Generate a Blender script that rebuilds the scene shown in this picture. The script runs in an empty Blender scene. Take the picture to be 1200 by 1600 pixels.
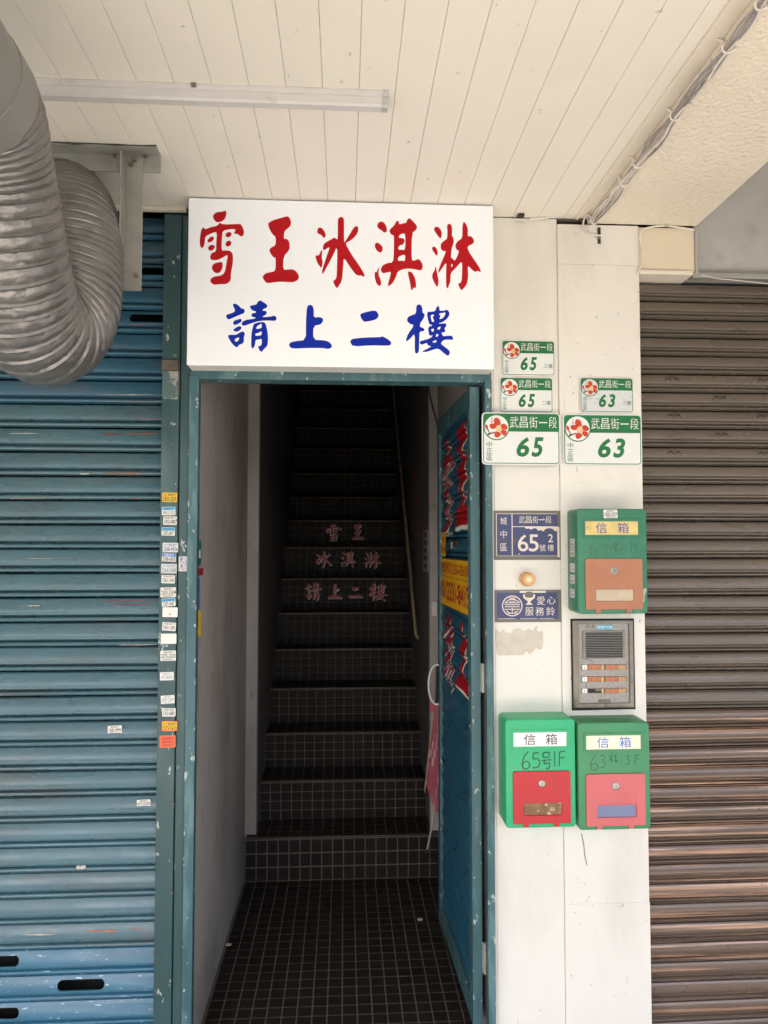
import bpy, bmesh, math, random
from mathutils import Vector, Matrix, noise

random.seed(7)
R = math.radians
SC = bpy.context.scene
COL = SC.collection

# ------------------------------------------------------------------ camera
F_PX, CX, CY = 1110.0, 600.0, 800.0          # focal length and centre for the 1200 x 1600 frame
H, DIST = 1.57, 2.27                         # eye height, distance to the wall plane y = 0
YAW, PITCH = math.atan(62 / F_PX), math.atan(50 / F_PX)
cam_data = bpy.data.cameras.new('camera')
cam = bpy.data.objects.new('camera', cam_data)
COL.objects.link(cam)
cam.location = (0, -DIST, H)
cam.rotation_euler = (R(90) + PITCH, 0, -YAW)
cam_data.sensor_fit = 'VERTICAL'
cam_data.sensor_height = 24.0
cam_data.lens = 24.0 * F_PX / 1600.0
cam_data.clip_start, cam_data.clip_end = 0.05, 2000
SC.camera = cam
CAM_O = Vector(cam.location)
CAM_R = cam.rotation_euler.to_matrix()

# ------------------------------------------------------------------ daylight
SUN_EL, SUN_AZ = 50, 203                     # sun behind the viewer, over the street, a little to the left
world = bpy.data.worlds.new('World')
SC.world = world
world.use_nodes = True
wn = world.node_tree
wn.nodes.clear()
w_out = wn.nodes.new('ShaderNodeOutputWorld')
w_bg = wn.nodes.new('ShaderNodeBackground')
w_sky = wn.nodes.new('ShaderNodeTexSky')
w_sky.sky_type = 'NISHITA'
w_sky.sun_disc = False
w_sky.dust_density = 4.0
w_sky.sun_elevation = R(SUN_EL)
w_sky.sun_rotation = R(SUN_AZ)
w_bg.inputs['Strength'].default_value = 0.12
wn.links.new(w_sky.outputs[0], w_bg.inputs[0])
wn.links.new(w_bg.outputs[0], w_out.inputs[0])
sun_data = bpy.data.lights.new('sun', 'SUN')
sun_data.energy = 4.0
sun_data.angle = R(0.5)
sun_data.color = (1.0, 0.95, 0.87)
sun = bpy.data.objects.new('sun', sun_data)
COL.objects.link(sun)
to_sun = Vector((math.sin(R(SUN_AZ)) * math.cos(R(SUN_EL)), math.cos(R(SUN_AZ)) * math.cos(R(SUN_EL)), math.sin(R(SUN_EL))))
sun.rotation_euler = to_sun.to_track_quat('Z', 'Y').to_euler()
sun.location = to_sun * 40
SC.view_settings.view_transform = 'Standard'
SC.view_settings.look = 'None'
SC.view_settings.gamma = 1
SC.view_settings.use_curve_mapping = False
SC.view_settings.exposure = 2.52
SC.render.engine = 'CYCLES'
SC.cycles.use_denoising = True
SC.cycles.max_bounces = 10
SC.cycles.diffuse_bounces = 6
SC.cycles.glossy_bounces = 4
SC.cycles.caustics_reflective = False
SC.cycles.caustics_refractive = False


# ------------------------------------------------------------------ helpers
def ray(px, py):
    return CAM_R @ Vector(((px - CX) / F_PX, -(py - CY) / F_PX, -1.0))


def P(px, py, y=0.0):
    """where the sight line through a photo pixel meets the plane at depth y"""
    d = ray(px, py)
    return CAM_O + d * ((y - CAM_O.y) / d.y)


def PX(px, py, x):
    d = ray(px, py)
    return CAM_O + d * ((x - CAM_O.x) / d.x)


def PZ(px, py, z):
    d = ray(px, py)
    return CAM_O + d * ((z - CAM_O.z) / d.z)


def thing(name, label, cat, loc=(0, 0, 0), group=None):
    o = bpy.data.objects.new(name, None)
    o.empty_display_size = 0.05
    COL.objects.link(o)
    o.location = loc
    o['label'] = label
    o['category'] = cat
    if group:
        o['group'] = group
    return o


def tag(o, label, cat, group=None):
    o['label'] = label
    o['category'] = cat
    if group:
        o['group'] = group
    return o


def base_of(o):
    v = Vector((0, 0, 0))
    while o is not None:
        v += Vector(o.location)
        o = o.parent
    return v


def link(name, verts, faces, m, parent=None, origin=None, smooth=None):
    me = bpy.data.meshes.new(name)
    b = base_of(parent) if parent is not None else Vector(origin or (0, 0, 0))
    me.from_pydata([tuple(Vector(v) - b) for v in verts], [], faces)
    me.validate()
    if isinstance(m, (list, tuple)):
        for k in m:
            me.materials.append(k)
    else:
        me.materials.append(m)
    if smooth is not None:
        me.shade_smooth()
        me.set_sharp_from_angle(angle=R(smooth))
    me.update()
    o = bpy.data.objects.new(name, me)
    COL.objects.link(o)
    if parent is not None:
        o.parent = parent
    else:
        o.location = b
    return o


class MB:
    """collects shapes in world coordinates, then links them as one mesh object"""

    def __init__(self):
        self.v, self.f = [], []

    def add(self, verts, faces):
        n = len(self.v)
        self.v += [Vector(p) for p in verts]
        self.f += [tuple(i + n for i in f) for f in faces]
        return self

    def box(self, x0, x1, y0, y1, z0, z1, bev=0.0):
        x0, x1 = min(x0, x1), max(x0, x1)
        y0, y1 = min(y0, y1), max(y0, y1)
        z0, z1 = min(z0, z1), max(z0, z1)
        vs = [(x, y, z) for z in (z0, z1) for y in (y0, y1) for x in (x0, x1)]
        fs = [(0, 2, 3, 1), (4, 5, 7, 6), (0, 1, 5, 4), (2, 6, 7, 3), (0, 4, 6, 2), (1, 3, 7, 5)]
        if bev > 0:
            vs, fs = beveled(vs, fs, bev)
        return self.add(vs, fs)

    def prism(self, poly, mapf, h0, h1, bev=0.0):
        """poly: 2D points, mapf(u, v, h) -> world"""
        n = len(poly)
        vs = [mapf(u, v, h0) for u, v in poly] + [mapf(u, v, h1) for u, v in poly]
        fs = [tuple(range(n))[::-1], tuple(range(n, 2 * n))]
        for i in range(n):
            j = (i + 1) % n
            fs.append((i, j, n + j, n + i))
        vs, fs = beveled(vs, fs, bev)
        return self.add(vs, fs)

    def tube(self, pts, r, n=8, cap=True):
        pts = [Vector(p) for p in pts]
        rs = r if isinstance(r, (list, tuple)) else [r] * len(pts)
        up = None
        vs, fs = [], []
        for i, p in enumerate(pts):
            t = (pts[min(i + 1, len(pts) - 1)] - pts[max(i - 1, 0)]).normalized()
            if up is None:
                up = Vector((0, 0, 1)) if abs(t.z) < 0.9 else Vector((1, 0, 0))
            a = t.cross(up)
            if a.length < 1e-6:
                a = t.cross(Vector((1, 0, 0)))
            a.normalize()
            up = a.cross(t).normalized()
            for k in range(n):
                an = 2 * math.pi * k / n
                vs.append(p + (a * math.cos(an) + up * math.sin(an)) * rs[i])
        for i in range(len(pts) - 1):
            for k in range(n):
                k2 = (k + 1) % n
                fs.append((i * n + k, i * n + k2, (i + 1) * n + k2, (i + 1) * n + k))
        if cap:
            fs.append(tuple(range(n))[::-1])
            fs.append(tuple((len(pts) - 1) * n + k for k in range(n)))
        return self.add(vs, fs)

    def lathe(self, prof, mapf, n=24):
        """prof: (radius, height); mapf(u, v, h) -> world"""
        vs, fs = [], []
        for r, h in prof:
            for k in range(n):
                a = 2 * math.pi * k / n
                vs.append(mapf(r * math.cos(a), r * math.sin(a), h))
        for i in range(len(prof) - 1):
            for k in range(n):
                k2 = (k + 1) % n
                fs.append((i * n + k, i * n + k2, (i + 1) * n + k2, (i + 1) * n + k))
        fs.append(tuple(range(n))[::-1])
        fs.append(tuple((len(prof) - 1) * n + k for k in range(n)))
        return self.add(vs, fs)

    def build(self, name, m, parent=None, origin=None, smooth=None):
        return link(name, self.v, self.f, m, parent, origin, smooth)


def beveled(vs, fs, w, seg=2):
    bm = bmesh.new()
    bv = [bm.verts.new(v) for v in vs]
    for f in fs:
        bm.faces.new([bv[i] for i in f])
    bmesh.ops.recalc_face_normals(bm, faces=bm.faces)
    if w > 0:
        ed = [e for e in bm.edges if len(e.link_faces) == 2 and e.calc_face_angle(0) > R(30)]
        bmesh.ops.bevel(bm, geom=ed, offset=w, segments=seg, affect='EDGES', profile=0.5)
    bm.verts.index_update()
    out = [v.co.copy() for v in bm.verts], [tuple(v.index for v in f.verts) for f in bm.faces]
    bm.free()
    return out


def front(y):
    """map for flat pieces on a wall facing the viewer: u right, v up, h towards the viewer"""
    return lambda u, v, h: Vector((u, y - h, v))


def rrect(x0, x1, z0, z1, r, n=5):
    x0, x1 = min(x0, x1), max(x0, x1)
    z0, z1 = min(z0, z1), max(z0, z1)
    out = []
    for cx, cz, a0 in ((x1 - r, z1 - r, 0), (x0 + r, z1 - r, 90), (x0 + r, z0 + r, 180), (x1 - r, z0 + r, 270)):
        for k in range(n + 1):
            a = R(a0 + 90 * k / n)
            out.append((cx + r * math.cos(a), cz + r * math.sin(a)))
    return out


def circle(cx, cz, r, n=32, r2=None):
    r2 = r2 or r
    return [(cx + r * math.cos(2 * math.pi * k / n), cz + r2 * math.sin(2 * math.pi * k / n)) for k in range(n)]


_cache = {}


def outline_2d(polys):
    """filled 2D mesh (vertices, faces) of closed outlines; an outline inside another is a hole"""
    cu = bpy.data.curves.new('outline', 'CURVE')
    cu.dimensions = '2D'
    cu.fill_mode = 'BOTH'
    for p in polys:
        s = cu.splines.new('POLY')
        s.points.add(len(p) - 1)
        for i, (u, v) in enumerate(p):
            s.points[i].co = (u, v, 0, 1)
        s.use_cyclic_u = True
    return curve_2d(cu)


def curve_2d(cu):
    o = bpy.data.objects.new('outline', cu)
    COL.objects.link(o)
    dg = bpy.context.evaluated_depsgraph_get()
    me = bpy.data.meshes.new_from_object(o.evaluated_get(dg))
    vs = [(v.co.x, v.co.y) for v in me.vertices]
    fs = [tuple(p.vertices) for p in me.polygons]
    bpy.data.objects.remove(o)
    bpy.data.curves.remove(cu)
    bpy.data.meshes.remove(me)
    return vs, fs


def text_2d(body, shear=0.0, bold=0.0, spacing=1.0):
    key = (body, shear, bold, spacing)
    if key not in _cache:
        cu = bpy.data.curves.new('lettering', 'FONT')
        cu.body = body
        cu.size = 1.0
        cu.shear = shear
        cu.offset = bold
        cu.space_character = spacing
        cu.resolution_u = 3
        cu.fill_mode = 'FRONT'
        _cache[key] = curve_2d(cu)
    return _cache[key]


def fit_2d(mesh, x0, x1, z0, z1, keep=False):
    vs, fs = mesh
    ux = [v[0] for v in vs]
    uz = [v[1] for v in vs]
    w, h = max(ux) - min(ux), max(uz) - min(uz)
    sx, sz = (x1 - x0) / max(w, 1e-6), (z1 - z0) / max(h, 1e-6)
    if keep:
        sx = sz = min(sx, sz)
    mx, mz = (max(ux) + min(ux)) / 2, (max(uz) + min(uz)) / 2
    cx, cz = (x0 + x1) / 2, (z0 + z1) / 2
    return [(cx + (u - mx) * sx, cz + (v - mz) * sz) for u, v in vs], fs


def print_flat(name, mesh2d, mapf, m, parent, lift=0.0004):
    """flat print laid just above a surface"""
    vs, fs = mesh2d
    return link(name, [mapf(u, v, lift) for u, v in vs], fs, m, parent)


def merge_2d(meshes):
    vs, fs = [], []
    for v, f in meshes:
        n = len(vs)
        vs = vs + list(v)
        fs = fs + [tuple(i + n for i in q) for q in f]
    return vs, fs


def catmull(pts, per=8):
    pts = [Vector(p) for p in pts]
    out = []
    for i in range(len(pts) - 1):
        p0, p1, p2, p3 = pts[max(i - 1, 0)], pts[i], pts[i + 1], pts[min(i + 2, len(pts) - 1)]
        for k in range(per):
            t = k / per
            out.append(0.5 * ((2 * p1) + (p2 - p0) * t + (2 * p0 - 5 * p1 + 4 * p2 - p3) * t * t + (3 * p1 - p0 - 3 * p2 + p3) * t ** 3))
    out.append(pts[-1])
    return out


def chaikin(p):
    out = []
    n = len(p)
    for i in range(n):
        a, b = p[i], p[(i + 1) % n]
        out.append((a[0] * 0.78 + b[0] * 0.22, a[1] * 0.78 + b[1] * 0.22))
        out.append((a[0] * 0.22 + b[0] * 0.78, a[1] * 0.22 + b[1] * 0.78))
    return out


# ------------------------------------------------------------------ materials
def srgb(r, g, b):
    def f(c):
        c /= 255.0
        return c / 12.92 if c <= 0.04045 else ((c + 0.055) / 1.055) ** 2.4
    return (f(r), f(g), f(b), 1.0)


def paint(name, col, rough=0.45, metal=0.0, var=0.08, vscale=6.0, vstretch=(1, 1, 1), bump=0.0, bscale=60.0, bstretch=(1, 1, 1),
          marks=(), spec=0.5, rvar=0.0, emit=0.0, bdist=0.002):
    """col: linear rgb. marks: (colour, scale, (sx, sy, sz), threshold, softness, strength) worn or dirty patches of their own shape"""
    m = bpy.data.materials.new(name)
    m.use_nodes = True
    nt = m.node_tree
    bs = nt.nodes['Principled BSDF']
    c = tuple(col[:3]) + (1.0,)
    bs.inputs['Base Color'].default_value = c
    bs.inputs['Roughness'].default_value = rough
    bs.inputs['Metallic'].default_value = metal
    bs.inputs['Specular IOR Level'].default_value = spec
    L = nt.links.new
    geo = nt.nodes.new('ShaderNodeNewGeometry')

    def mapped(stretch):
        mp = nt.nodes.new('ShaderNodeMapping')
        mp.inputs['Scale'].default_value = stretch
        L(geo.outputs['Position'], mp.inputs['Vector'])
        return mp.outputs['Vector']

    def nz(scale, stretch, detail=4.0, rgh=0.55):
        t = nt.nodes.new('ShaderNodeTexNoise')
        t.inputs['Scale'].default_value = scale
        t.inputs['Detail'].default_value = detail
        t.inputs['Roughness'].default_value = rgh
        L(mapped(stretch), t.inputs['Vector'])
        return t.outputs['Fac']

    def ramp(fac, a, b, lo, hi):
        mr = nt.nodes.new('ShaderNodeMapRange')
        mr.inputs['From Min'].default_value = a
        mr.inputs['From Max'].default_value = b
        mr.inputs['To Min'].default_value = lo
        mr.inputs['To Max'].default_value = hi
        L(fac, mr.inputs['Value'])
        return mr.outputs['Result']

    cur = None
    if var > 0:
        mx = nt.nodes.new('ShaderNodeMix')
        mx.data_type = 'RGBA'
        L(ramp(nz(vscale, vstretch), 0.3, 0.7, 0, 1), mx.inputs['Factor'])
        mx.inputs['A'].default_value = tuple(v * (1 - var) for v in c[:3]) + (1,)
        mx.inputs['B'].default_value = tuple(min(v * (1 + var), 1) for v in c[:3]) + (1,)
        cur = mx.outputs['Result']
    for mk in marks:
        mcol, sc, st, th, soft, amt = mk
        th -= 0.045 if th >= 0.64 else 0.0
        mx = nt.nodes.new('ShaderNodeMix')
        mx.data_type = 'RGBA'
        L(ramp(nz(sc, st, 6.0, 0.6), th, th + soft, 0, amt), mx.inputs['Factor'])
        if cur is not None:
            L(cur, mx.inputs['A'])
        else:
            mx.inputs['A'].default_value = c
        mx.inputs['B'].default_value = tuple(mcol[:3]) + (1,)
        cur = mx.outputs['Result']
    if cur is not None:
        L(cur, bs.inputs['Base Color'])
    if rvar > 0:
        L(ramp(nz(vscale * 2.3, vstretch), 0.3, 0.7, max(rough - rvar, 0.03), min(rough + rvar, 1)), bs.inputs['Roughness'])
    if bump > 0:
        bp = nt.nodes.new('ShaderNodeBump')
        bp.inputs['Strength'].default_value = bump
        bp.inputs['Distance'].default_value = bdist
        L(nz(bscale, bstretch, 3.0), bp.inputs['Height'])
        L(bp.outputs['Normal'], bs.inputs['Normal'])
    if emit > 0:
        bs.inputs['Emission Color'].default_value = c
        bs.inputs['Emission Strength'].default_value = emit
    return m


GRIME = (0.16, 0.13, 0.10)
WHITE_CHIP = (0.55, 0.56, 0.52)
M = {}
M['ceiling'] = paint('cream ceiling paint', (0.80, 0.755, 0.675), 0.55, var=0.03, vscale=2.5, bump=0.12, bscale=40,
                     marks=[((0.30, 0.23, 0.17), 34, (1, 0.6, 1), 0.725, 0.03, 0.5), ((0.55, 0.47, 0.37), 1.6, (1, 1, 1), 0.56, 0.2, 0.3)])
M['ceiling_gap'] = paint('dark gap above the boards', (0.14, 0.12, 0.10), 0.9)
M['trim'] = paint('cream trim paint', (0.76, 0.70, 0.60), 0.5, var=0.04, bump=0.1)
M['stucco'] = paint('textured cream beam paint', (0.79, 0.72, 0.60), 0.7, var=0.04, vscale=3, bump=1.0, bscale=75, bdist=0.006)
M['pillar'] = paint('white painted sheet', (0.75, 0.725, 0.675), 0.42, var=0.035, vscale=3, bump=0.18, bscale=9, bdist=0.004,
                    marks=[((0.48, 0.44, 0.38), 3.6, (1, 1, 0.3), 0.54, 0.2, 0.36), ((0.24, 0.21, 0.18), 62, (1, 1, 0.7), 0.725, 0.03, 0.6),
                           ((0.34, 0.30, 0.26), 26, (1.6, 1, 0.2), 0.735, 0.04, 0.45)])
M['box_cream'] = paint('cream painted housing', (0.70, 0.62, 0.48), 0.5, var=0.04, bump=0.06)
M['galv'] = paint('dull grey sheet metal', (0.45, 0.445, 0.43), 0.5, 0.2, var=0.08, vscale=9, bump=0.05,
                  marks=[((0.30, 0.28, 0.26), 6, (1, 1, 1), 0.55, 0.12, 0.5)])
SCR = [((0.10, 0.085, 0.07), 4.0, (0.6, 1, 3.0), 0.50, 0.22, 0.5), ((0.55, 0.14, 0.09), 7.0, (0.55, 1, 18.0), 0.80, 0.02, 0.8),
       (WHITE_CHIP, 9.0, (0.7, 1, 22.0), 0.79, 0.02, 0.75), ((0.05, 0.05, 0.05), 45.0, (1, 1, 2), 0.72, 0.03, 0.6)]
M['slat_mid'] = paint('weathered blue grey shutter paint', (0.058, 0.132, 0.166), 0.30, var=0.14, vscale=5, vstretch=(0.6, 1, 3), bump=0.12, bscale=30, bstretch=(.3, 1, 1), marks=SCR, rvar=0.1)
M['slat_top'] = paint('blue shutter paint darkened for shade', (0.030, 0.100, 0.158), 0.33, var=0.12, vscale=5, vstretch=(0.5, 1, 4), marks=SCR[:2], bump=0.06, rvar=0.08)  # bluer than the middle slats, and darkened for the shade under the ceiling
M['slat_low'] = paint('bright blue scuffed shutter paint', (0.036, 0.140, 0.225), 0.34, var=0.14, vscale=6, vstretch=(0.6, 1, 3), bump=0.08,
                      marks=[(GRIME, 4.0, (0.4, 1, 6), 0.56, 0.2, 0.45), ((0.62, 0.68, 0.70), 60, (0.40, 1, 2.2), 0.70, 0.02, 0.8),
                             ((0.62, 0.68, 0.70), 110, (1.6, 1, 0.6), 0.72, 0.02, 0.7)], rvar=0.08)
M['teal'] = paint('dark teal steel paint', (0.034, 0.082, 0.088), 0.4, var=0.14, vscale=4, vstretch=(2, 1, 0.7), bump=0.1, bscale=40,
                  marks=[((0.10, 0.17, 0.17), 5, (1.5, 1, 0.5), 0.56, 0.15, 0.5), ((0.45, 0.48, 0.44), 46, (1, 1, 0.55), 0.70, 0.015, 0.9)], rvar=0.1)
M['teal_worn'] = paint('worn teal steel paint', (0.046, 0.118, 0.135), 0.42, var=0.18, vscale=7, vstretch=(2, 1, 0.6), bump=0.1,
                       marks=[((0.13, 0.24, 0.25), 12, (1.5, 1.5, 0.4), 0.55, 0.1, 0.6), ((0.5, 0.54, 0.5), 42, (1, 1, 0.6), 0.675, 0.02, 0.9)], rvar=0.1)
M['bare'] = paint('bare galvanised steel with flaking paint', (0.36, 0.36, 0.33), 0.55, 0.2, var=0.25, vscale=30, bump=0.3, bscale=60,
                  marks=[((0.09, 0.15, 0.15), 26, (1, 1, 0.7), 0.50, 0.03, 1.0)])
M['brown_rust'] = paint('rusty brown steel', (0.10, 0.085, 0.065), 0.6, var=0.3, vscale=25, bump=0.2)
M['door_slat'] = paint('deep blue door slat paint', (0.017, 0.090, 0.150), 0.34, var=0.12, vscale=6, bump=0.06, rvar=0.08,
                       marks=[((0.3, 0.4, 0.44), 50, (1, 1, 1), 0.74, 0.015, 0.7)])
M['brown_slat'] = paint('brown shutter paint', (0.132, 0.106, 0.086), 0.30, 0.1, var=0.10, vscale=3, vstretch=(0.6, 1, 2),
                        marks=[((0.07, 0.055, 0.045), 7, (0.8, 1, 3.5), 0.60, 0.10, 0.55), ((0.30, 0.30, 0.28), 9, (0.25, 1, 9), 0.72, 0.05, 0.35),
                               ((0.03, 0.025, 0.02), 55, (1, 1, 1.5), 0.70, 0.03, 0.6)], rvar=0.06)
M['brown_sheen'] = paint('brown shutter paint with painted copper sheen', (0.150, 0.108, 0.085), 0.22, 0.3, var=0.12, vscale=3, vstretch=(0.5, 1, 2),
                       marks=[((0.46, 0.28, 0.19), 6, (0.13, 1, 8), 0.535, 0.05, 0.8), ((0.07, 0.055, 0.045), 8, (0.6, 1, 4), 0.60, 0.10, 0.5),  # copper streaks paint in the sheen of the sunlit ground
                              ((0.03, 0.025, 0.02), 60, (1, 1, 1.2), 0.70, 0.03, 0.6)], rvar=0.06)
M['black'] = paint('black', (0.008, 0.008, 0.008), 0.7, var=0)
M['dark_metal'] = paint('dark metal', (0.05, 0.045, 0.04), 0.5, 0.6)
M['steel'] = paint('galvanised angle steel', (0.37, 0.37, 0.34), 0.42, 0.45, var=0.14, vscale=14, bump=0.1,
                   marks=[((0.16, 0.14, 0.11), 16, (1, 1, 1), 0.63, 0.08, 0.6)], rvar=0.1)
M['bolt'] = paint('bolt steel', (0.30, 0.27, 0.23), 0.35, 0.9, var=0.2, vscale=40)
M['chrome'] = paint('chrome', (0.34, 0.33, 0.31), 0.30, 0.9, var=0.03)
M['foil'] = paint('crumpled aluminium foil hose', (0.225, 0.218, 0.212), 0.40, 0.65, var=0.10, vscale=16, bump=0.7, bscale=46, bdist=0.004, rvar=0.1)
M['sleeve'] = paint('grey duct sleeve', (0.26, 0.26, 0.25), 0.5, 0.45, var=0.05)
M['lamp'] = paint('grey white lamp housing', (0.55, 0.53, 0.52), 0.24, var=0.05, vscale=12,
                  marks=[((0.4, 0.36, 0.33), 25, (.4, 1, 1), 0.68, 0.04, 0.5)])
M['sign'] = paint('white sign sheet', (0.79, 0.81, 0.835), 0.33, var=0.015, vscale=2, emit=0.032, bump=0.03, bscale=5,
                  marks=[((0.4, 0.36, 0.32), 60, (1, 1, 1), 0.775, 0.01, 0.6)])
M['sign_edge'] = paint('white sign edge', (0.78, 0.76, 0.72), 0.4, var=0.03, marks=[((0.35, 0.3, 0.25), 30, (1, 1, 1), 0.68, 0.05, 0.4)])
M['red'] = paint('red vinyl', (0.45, 0.008, 0.014), 0.4, var=0.05, spec=0.15)
M['blue'] = paint('blue vinyl', (0.004, 0.024, 0.38), 0.4, var=0.05, spec=0.15)
M['door_red'] = paint('red lettering paint', (0.36, 0.006, 0.012), 0.38, var=0.12)
M['off_white'] = paint('white lettering paint', (0.70, 0.67, 0.61), 0.45, var=0.06)
M['plate'] = paint('white enamel plate', (0.74, 0.76, 0.75), 0.3, var=0.03, vscale=20)
M['plate_grey'] = paint('scratched white enamel plate', (0.62, 0.65, 0.66), 0.35, var=0.06, vscale=30,
                        marks=[((0.30, 0.32, 0.34), 60, (1, 1, 2), 0.64, 0.04, 0.7)])
M['green'] = paint('street plate green', (0.016, 0.165, 0.052), 0.35, var=0.05, spec=0.25)
M['green_dark'] = paint('dark green print', (0.035, 0.12, 0.075), 0.4, var=0.03)
M['petal'] = paint('orange red petal print', (0.55, 0.060, 0.022), 0.4, var=0.06, vscale=80, spec=0.2)
M['stamen'] = paint('pale stamen print', (0.78, 0.50, 0.30), 0.4)
M['twig'] = paint('brown twig print', (0.14, 0.055, 0.03), 0.5)
M['navy'] = paint('old blue enamel', (0.048, 0.060, 0.150), 0.35, var=0.15, vscale=14, bump=0.05,
                  marks=[((0.5, 0.46, 0.42), 55, (1, 1, 1), 0.72, 0.02, 0.9), ((0.10, 0.09, 0.10), 20, (1, 1, 1), 0.62, 0.05, 0.5)])
M['plate_frame'] = paint('grey brown plate frame', (0.150, 0.138, 0.118), 0.5, var=0.12, vscale=20)
M['old_white'] = paint('aged white enamel print', (0.72, 0.64, 0.56), 0.4, var=0.06, vscale=40)
M['bell'] = paint('yellowed bell plastic', (0.66, 0.37, 0.15), 0.35, var=0.06, vscale=30)
M['bell_button'] = paint('pale bell button', (0.74, 0.64, 0.42), 0.3, var=0.03)
M['torn'] = paint('torn paper remnant', (0.58, 0.53, 0.45), 0.8, var=0.08, vscale=30, bump=0.2,
                  marks=[((0.76, 0.73, 0.68), 24, (1, 1, 1), 0.62, 0.03, 0.9)])
M['wall_in'] = paint('grey lilac passage paint', (0.375, 0.345, 0.325), 0.6, var=0.05, vscale=3, bump=0.08, bscale=14,
                     marks=[((0.20, 0.18, 0.165), 2.2, (1, 1, 0.6), 0.47, 0.18, 0.7), ((0.12, 0.10, 0.09), 24, (1, 1.2, 0.18), 0.70, 0.03, 0.7), ((0.16, 0.14, 0.125), 11, (1, 1, 0.5), 0.63, 0.06, 0.5)])
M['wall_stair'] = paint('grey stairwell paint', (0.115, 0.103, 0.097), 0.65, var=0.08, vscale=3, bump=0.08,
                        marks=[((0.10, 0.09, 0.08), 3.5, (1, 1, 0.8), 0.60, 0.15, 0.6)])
M['tile'] = paint('dark brown glazed tile', (0.0175, 0.0142, 0.0120), 0.5, var=0.22, vscale=9, bump=0.06, bscale=25, rvar=0.08, spec=0.12)
M['grout'] = paint('grey grout', (0.105, 0.093, 0.082), 0.85, var=0.2, vscale=20)
M['nosing'] = paint('worn brass nosing', (0.055, 0.036, 0.022), 0.35, 0.5, var=0.2, vscale=15)
M['yellow'] = paint('yellow sticker', (0.80, 0.50, 0.02), 0.4, var=0.06, vscale=20)
M['yellow_door'] = paint('amber door sticker', (0.74, 0.40, 0.010), 0.35, var=0.05, vscale=12)
M['paper'] = paint('white sticker paper', (0.76, 0.75, 0.71), 0.55, var=0.05, vscale=60, marks=[((0.4, 0.36, 0.3), 90, (1, 1, 1), 0.66, 0.05, 0.4)])
M['paper_grey'] = paint('faded sticker paper', (0.62, 0.64, 0.65), 0.55, var=0.05, vscale=60)
M['cyan'] = paint('cyan sticker print', (0.10, 0.42, 0.60), 0.5, var=0.08, vscale=60)
M['azure'] = paint('blue sticker print', (0.02, 0.17, 0.55), 0.5, var=0.08, vscale=60)
M['ink'] = paint('black print', (0.022, 0.020, 0.024), 0.5, var=0)
M['ink_blue'] = paint('blue print', (0.035, 0.075, 0.33), 0.5, var=0)
M['ink_grey'] = paint('grey print', (0.24, 0.27, 0.33), 0.5, var=0)
M['orange'] = paint('orange red sticker', (0.72, 0.135, 0.055), 0.5, var=0.08, vscale=50)
M['ink_red'] = paint('dark red print', (0.38, 0.012, 0.02), 0.5, var=0)
M['mail_old'] = paint('old green plastic', (0.030, 0.185, 0.105), 0.42, var=0.07, vscale=9, bump=0.04,
                      marks=[((0.10, 0.25, 0.17), 18, (1, 1, 1), 0.64, 0.06, 0.4)])
M['mail_new'] = paint('bright green plastic', (0.030, 0.400, 0.175), 0.36, var=0.04, vscale=9, bump=0.03)
M['mail_mid'] = paint('faded green plastic', (0.050, 0.240, 0.105), 0.42, var=0.06, vscale=9, bump=0.04)
M['flap_orange'] = paint('faded orange plastic', (0.40, 0.165, 0.090), 0.45, var=0.06, vscale=16,
                         marks=[((0.34, 0.13, 0.08), 40, (1, 1, 1), 0.65, 0.04, 0.5)])
M['flap_red'] = paint('red plastic', (0.47, 0.016, 0.026), 0.36, var=0.04)
M['flap_pink'] = paint('faded pink plastic', (0.56, 0.125, 0.135), 0.42, var=0.06, vscale=12)
M['cream_label'] = paint('yellowed label', (0.66, 0.50, 0.19), 0.5, var=0.15, vscale=30, marks=[((0.3, 0.2, 0.08), 40, (1, 1, 1), 0.62, 0.06, 0.6)])
M['ivory_label'] = paint('ivory label', (0.78, 0.74, 0.58), 0.45, var=0.04)
M['white_label'] = paint('white label', (0.80, 0.79, 0.78), 0.45, var=0.03)
M['marker'] = paint('faded marker pen', (0.020, 0.095, 0.060), 0.6, var=0.3, vscale=90)
M['marker_brown'] = paint('faded brown marker', (0.055, 0.115, 0.065), 0.6, var=0.4, vscale=90)
M['junk_mail'] = paint('leaflet seen in the slot', (0.20, 0.10, 0.04), 0.35, var=0.6, vscale=26, marks=[((0.55, 0.5, 0.4), 30, (1, 1, 1), 0.60, 0.04, 0.8)])
M['slot_blue'] = paint('dull blue slot pane', (0.155, 0.190, 0.33), 0.3, var=0.06)
M['old_paper'] = paint('yellowed paper in slot', (0.50, 0.42, 0.31), 0.6, var=0.12, vscale=26)
M['panel_grey'] = paint('pitted grey intercom metal', (0.29, 0.278, 0.265), 0.45, 0.45, var=0.16, vscale=130, bump=0.2, bscale=160,
                        marks=[((0.16, 0.14, 0.12), 60, (1, 1, 1), 0.66, 0.04, 0.7)])
M['bezel'] = paint('bronze grey bezel', (0.205, 0.185, 0.155), 0.38, 0.55, var=0.2, vscale=24, marks=[((0.10, 0.085, 0.07), 20, (1, 1, .4), 0.60, 0.1, 0.7)])
M['tag_orange'] = paint('orange name tag', (0.46, 0.165, 0.070), 0.4, var=0.10, vscale=90)
M['tag_tan'] = paint('tan button', (0.50, 0.26, 0.09), 0.4, var=0.10, vscale=90)
M['cable'] = paint('painted cable', (0.74, 0.69, 0.63), 0.55, var=0.10, vscale=24, marks=[((0.22, 0.2, 0.19), 30, (1, 1, 1), 0.64, 0.06, 0.6)])
M['cable_grey'] = paint('grey cable', (0.34, 0.31, 0.31), 0.5, var=0.14, vscale=24)
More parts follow.
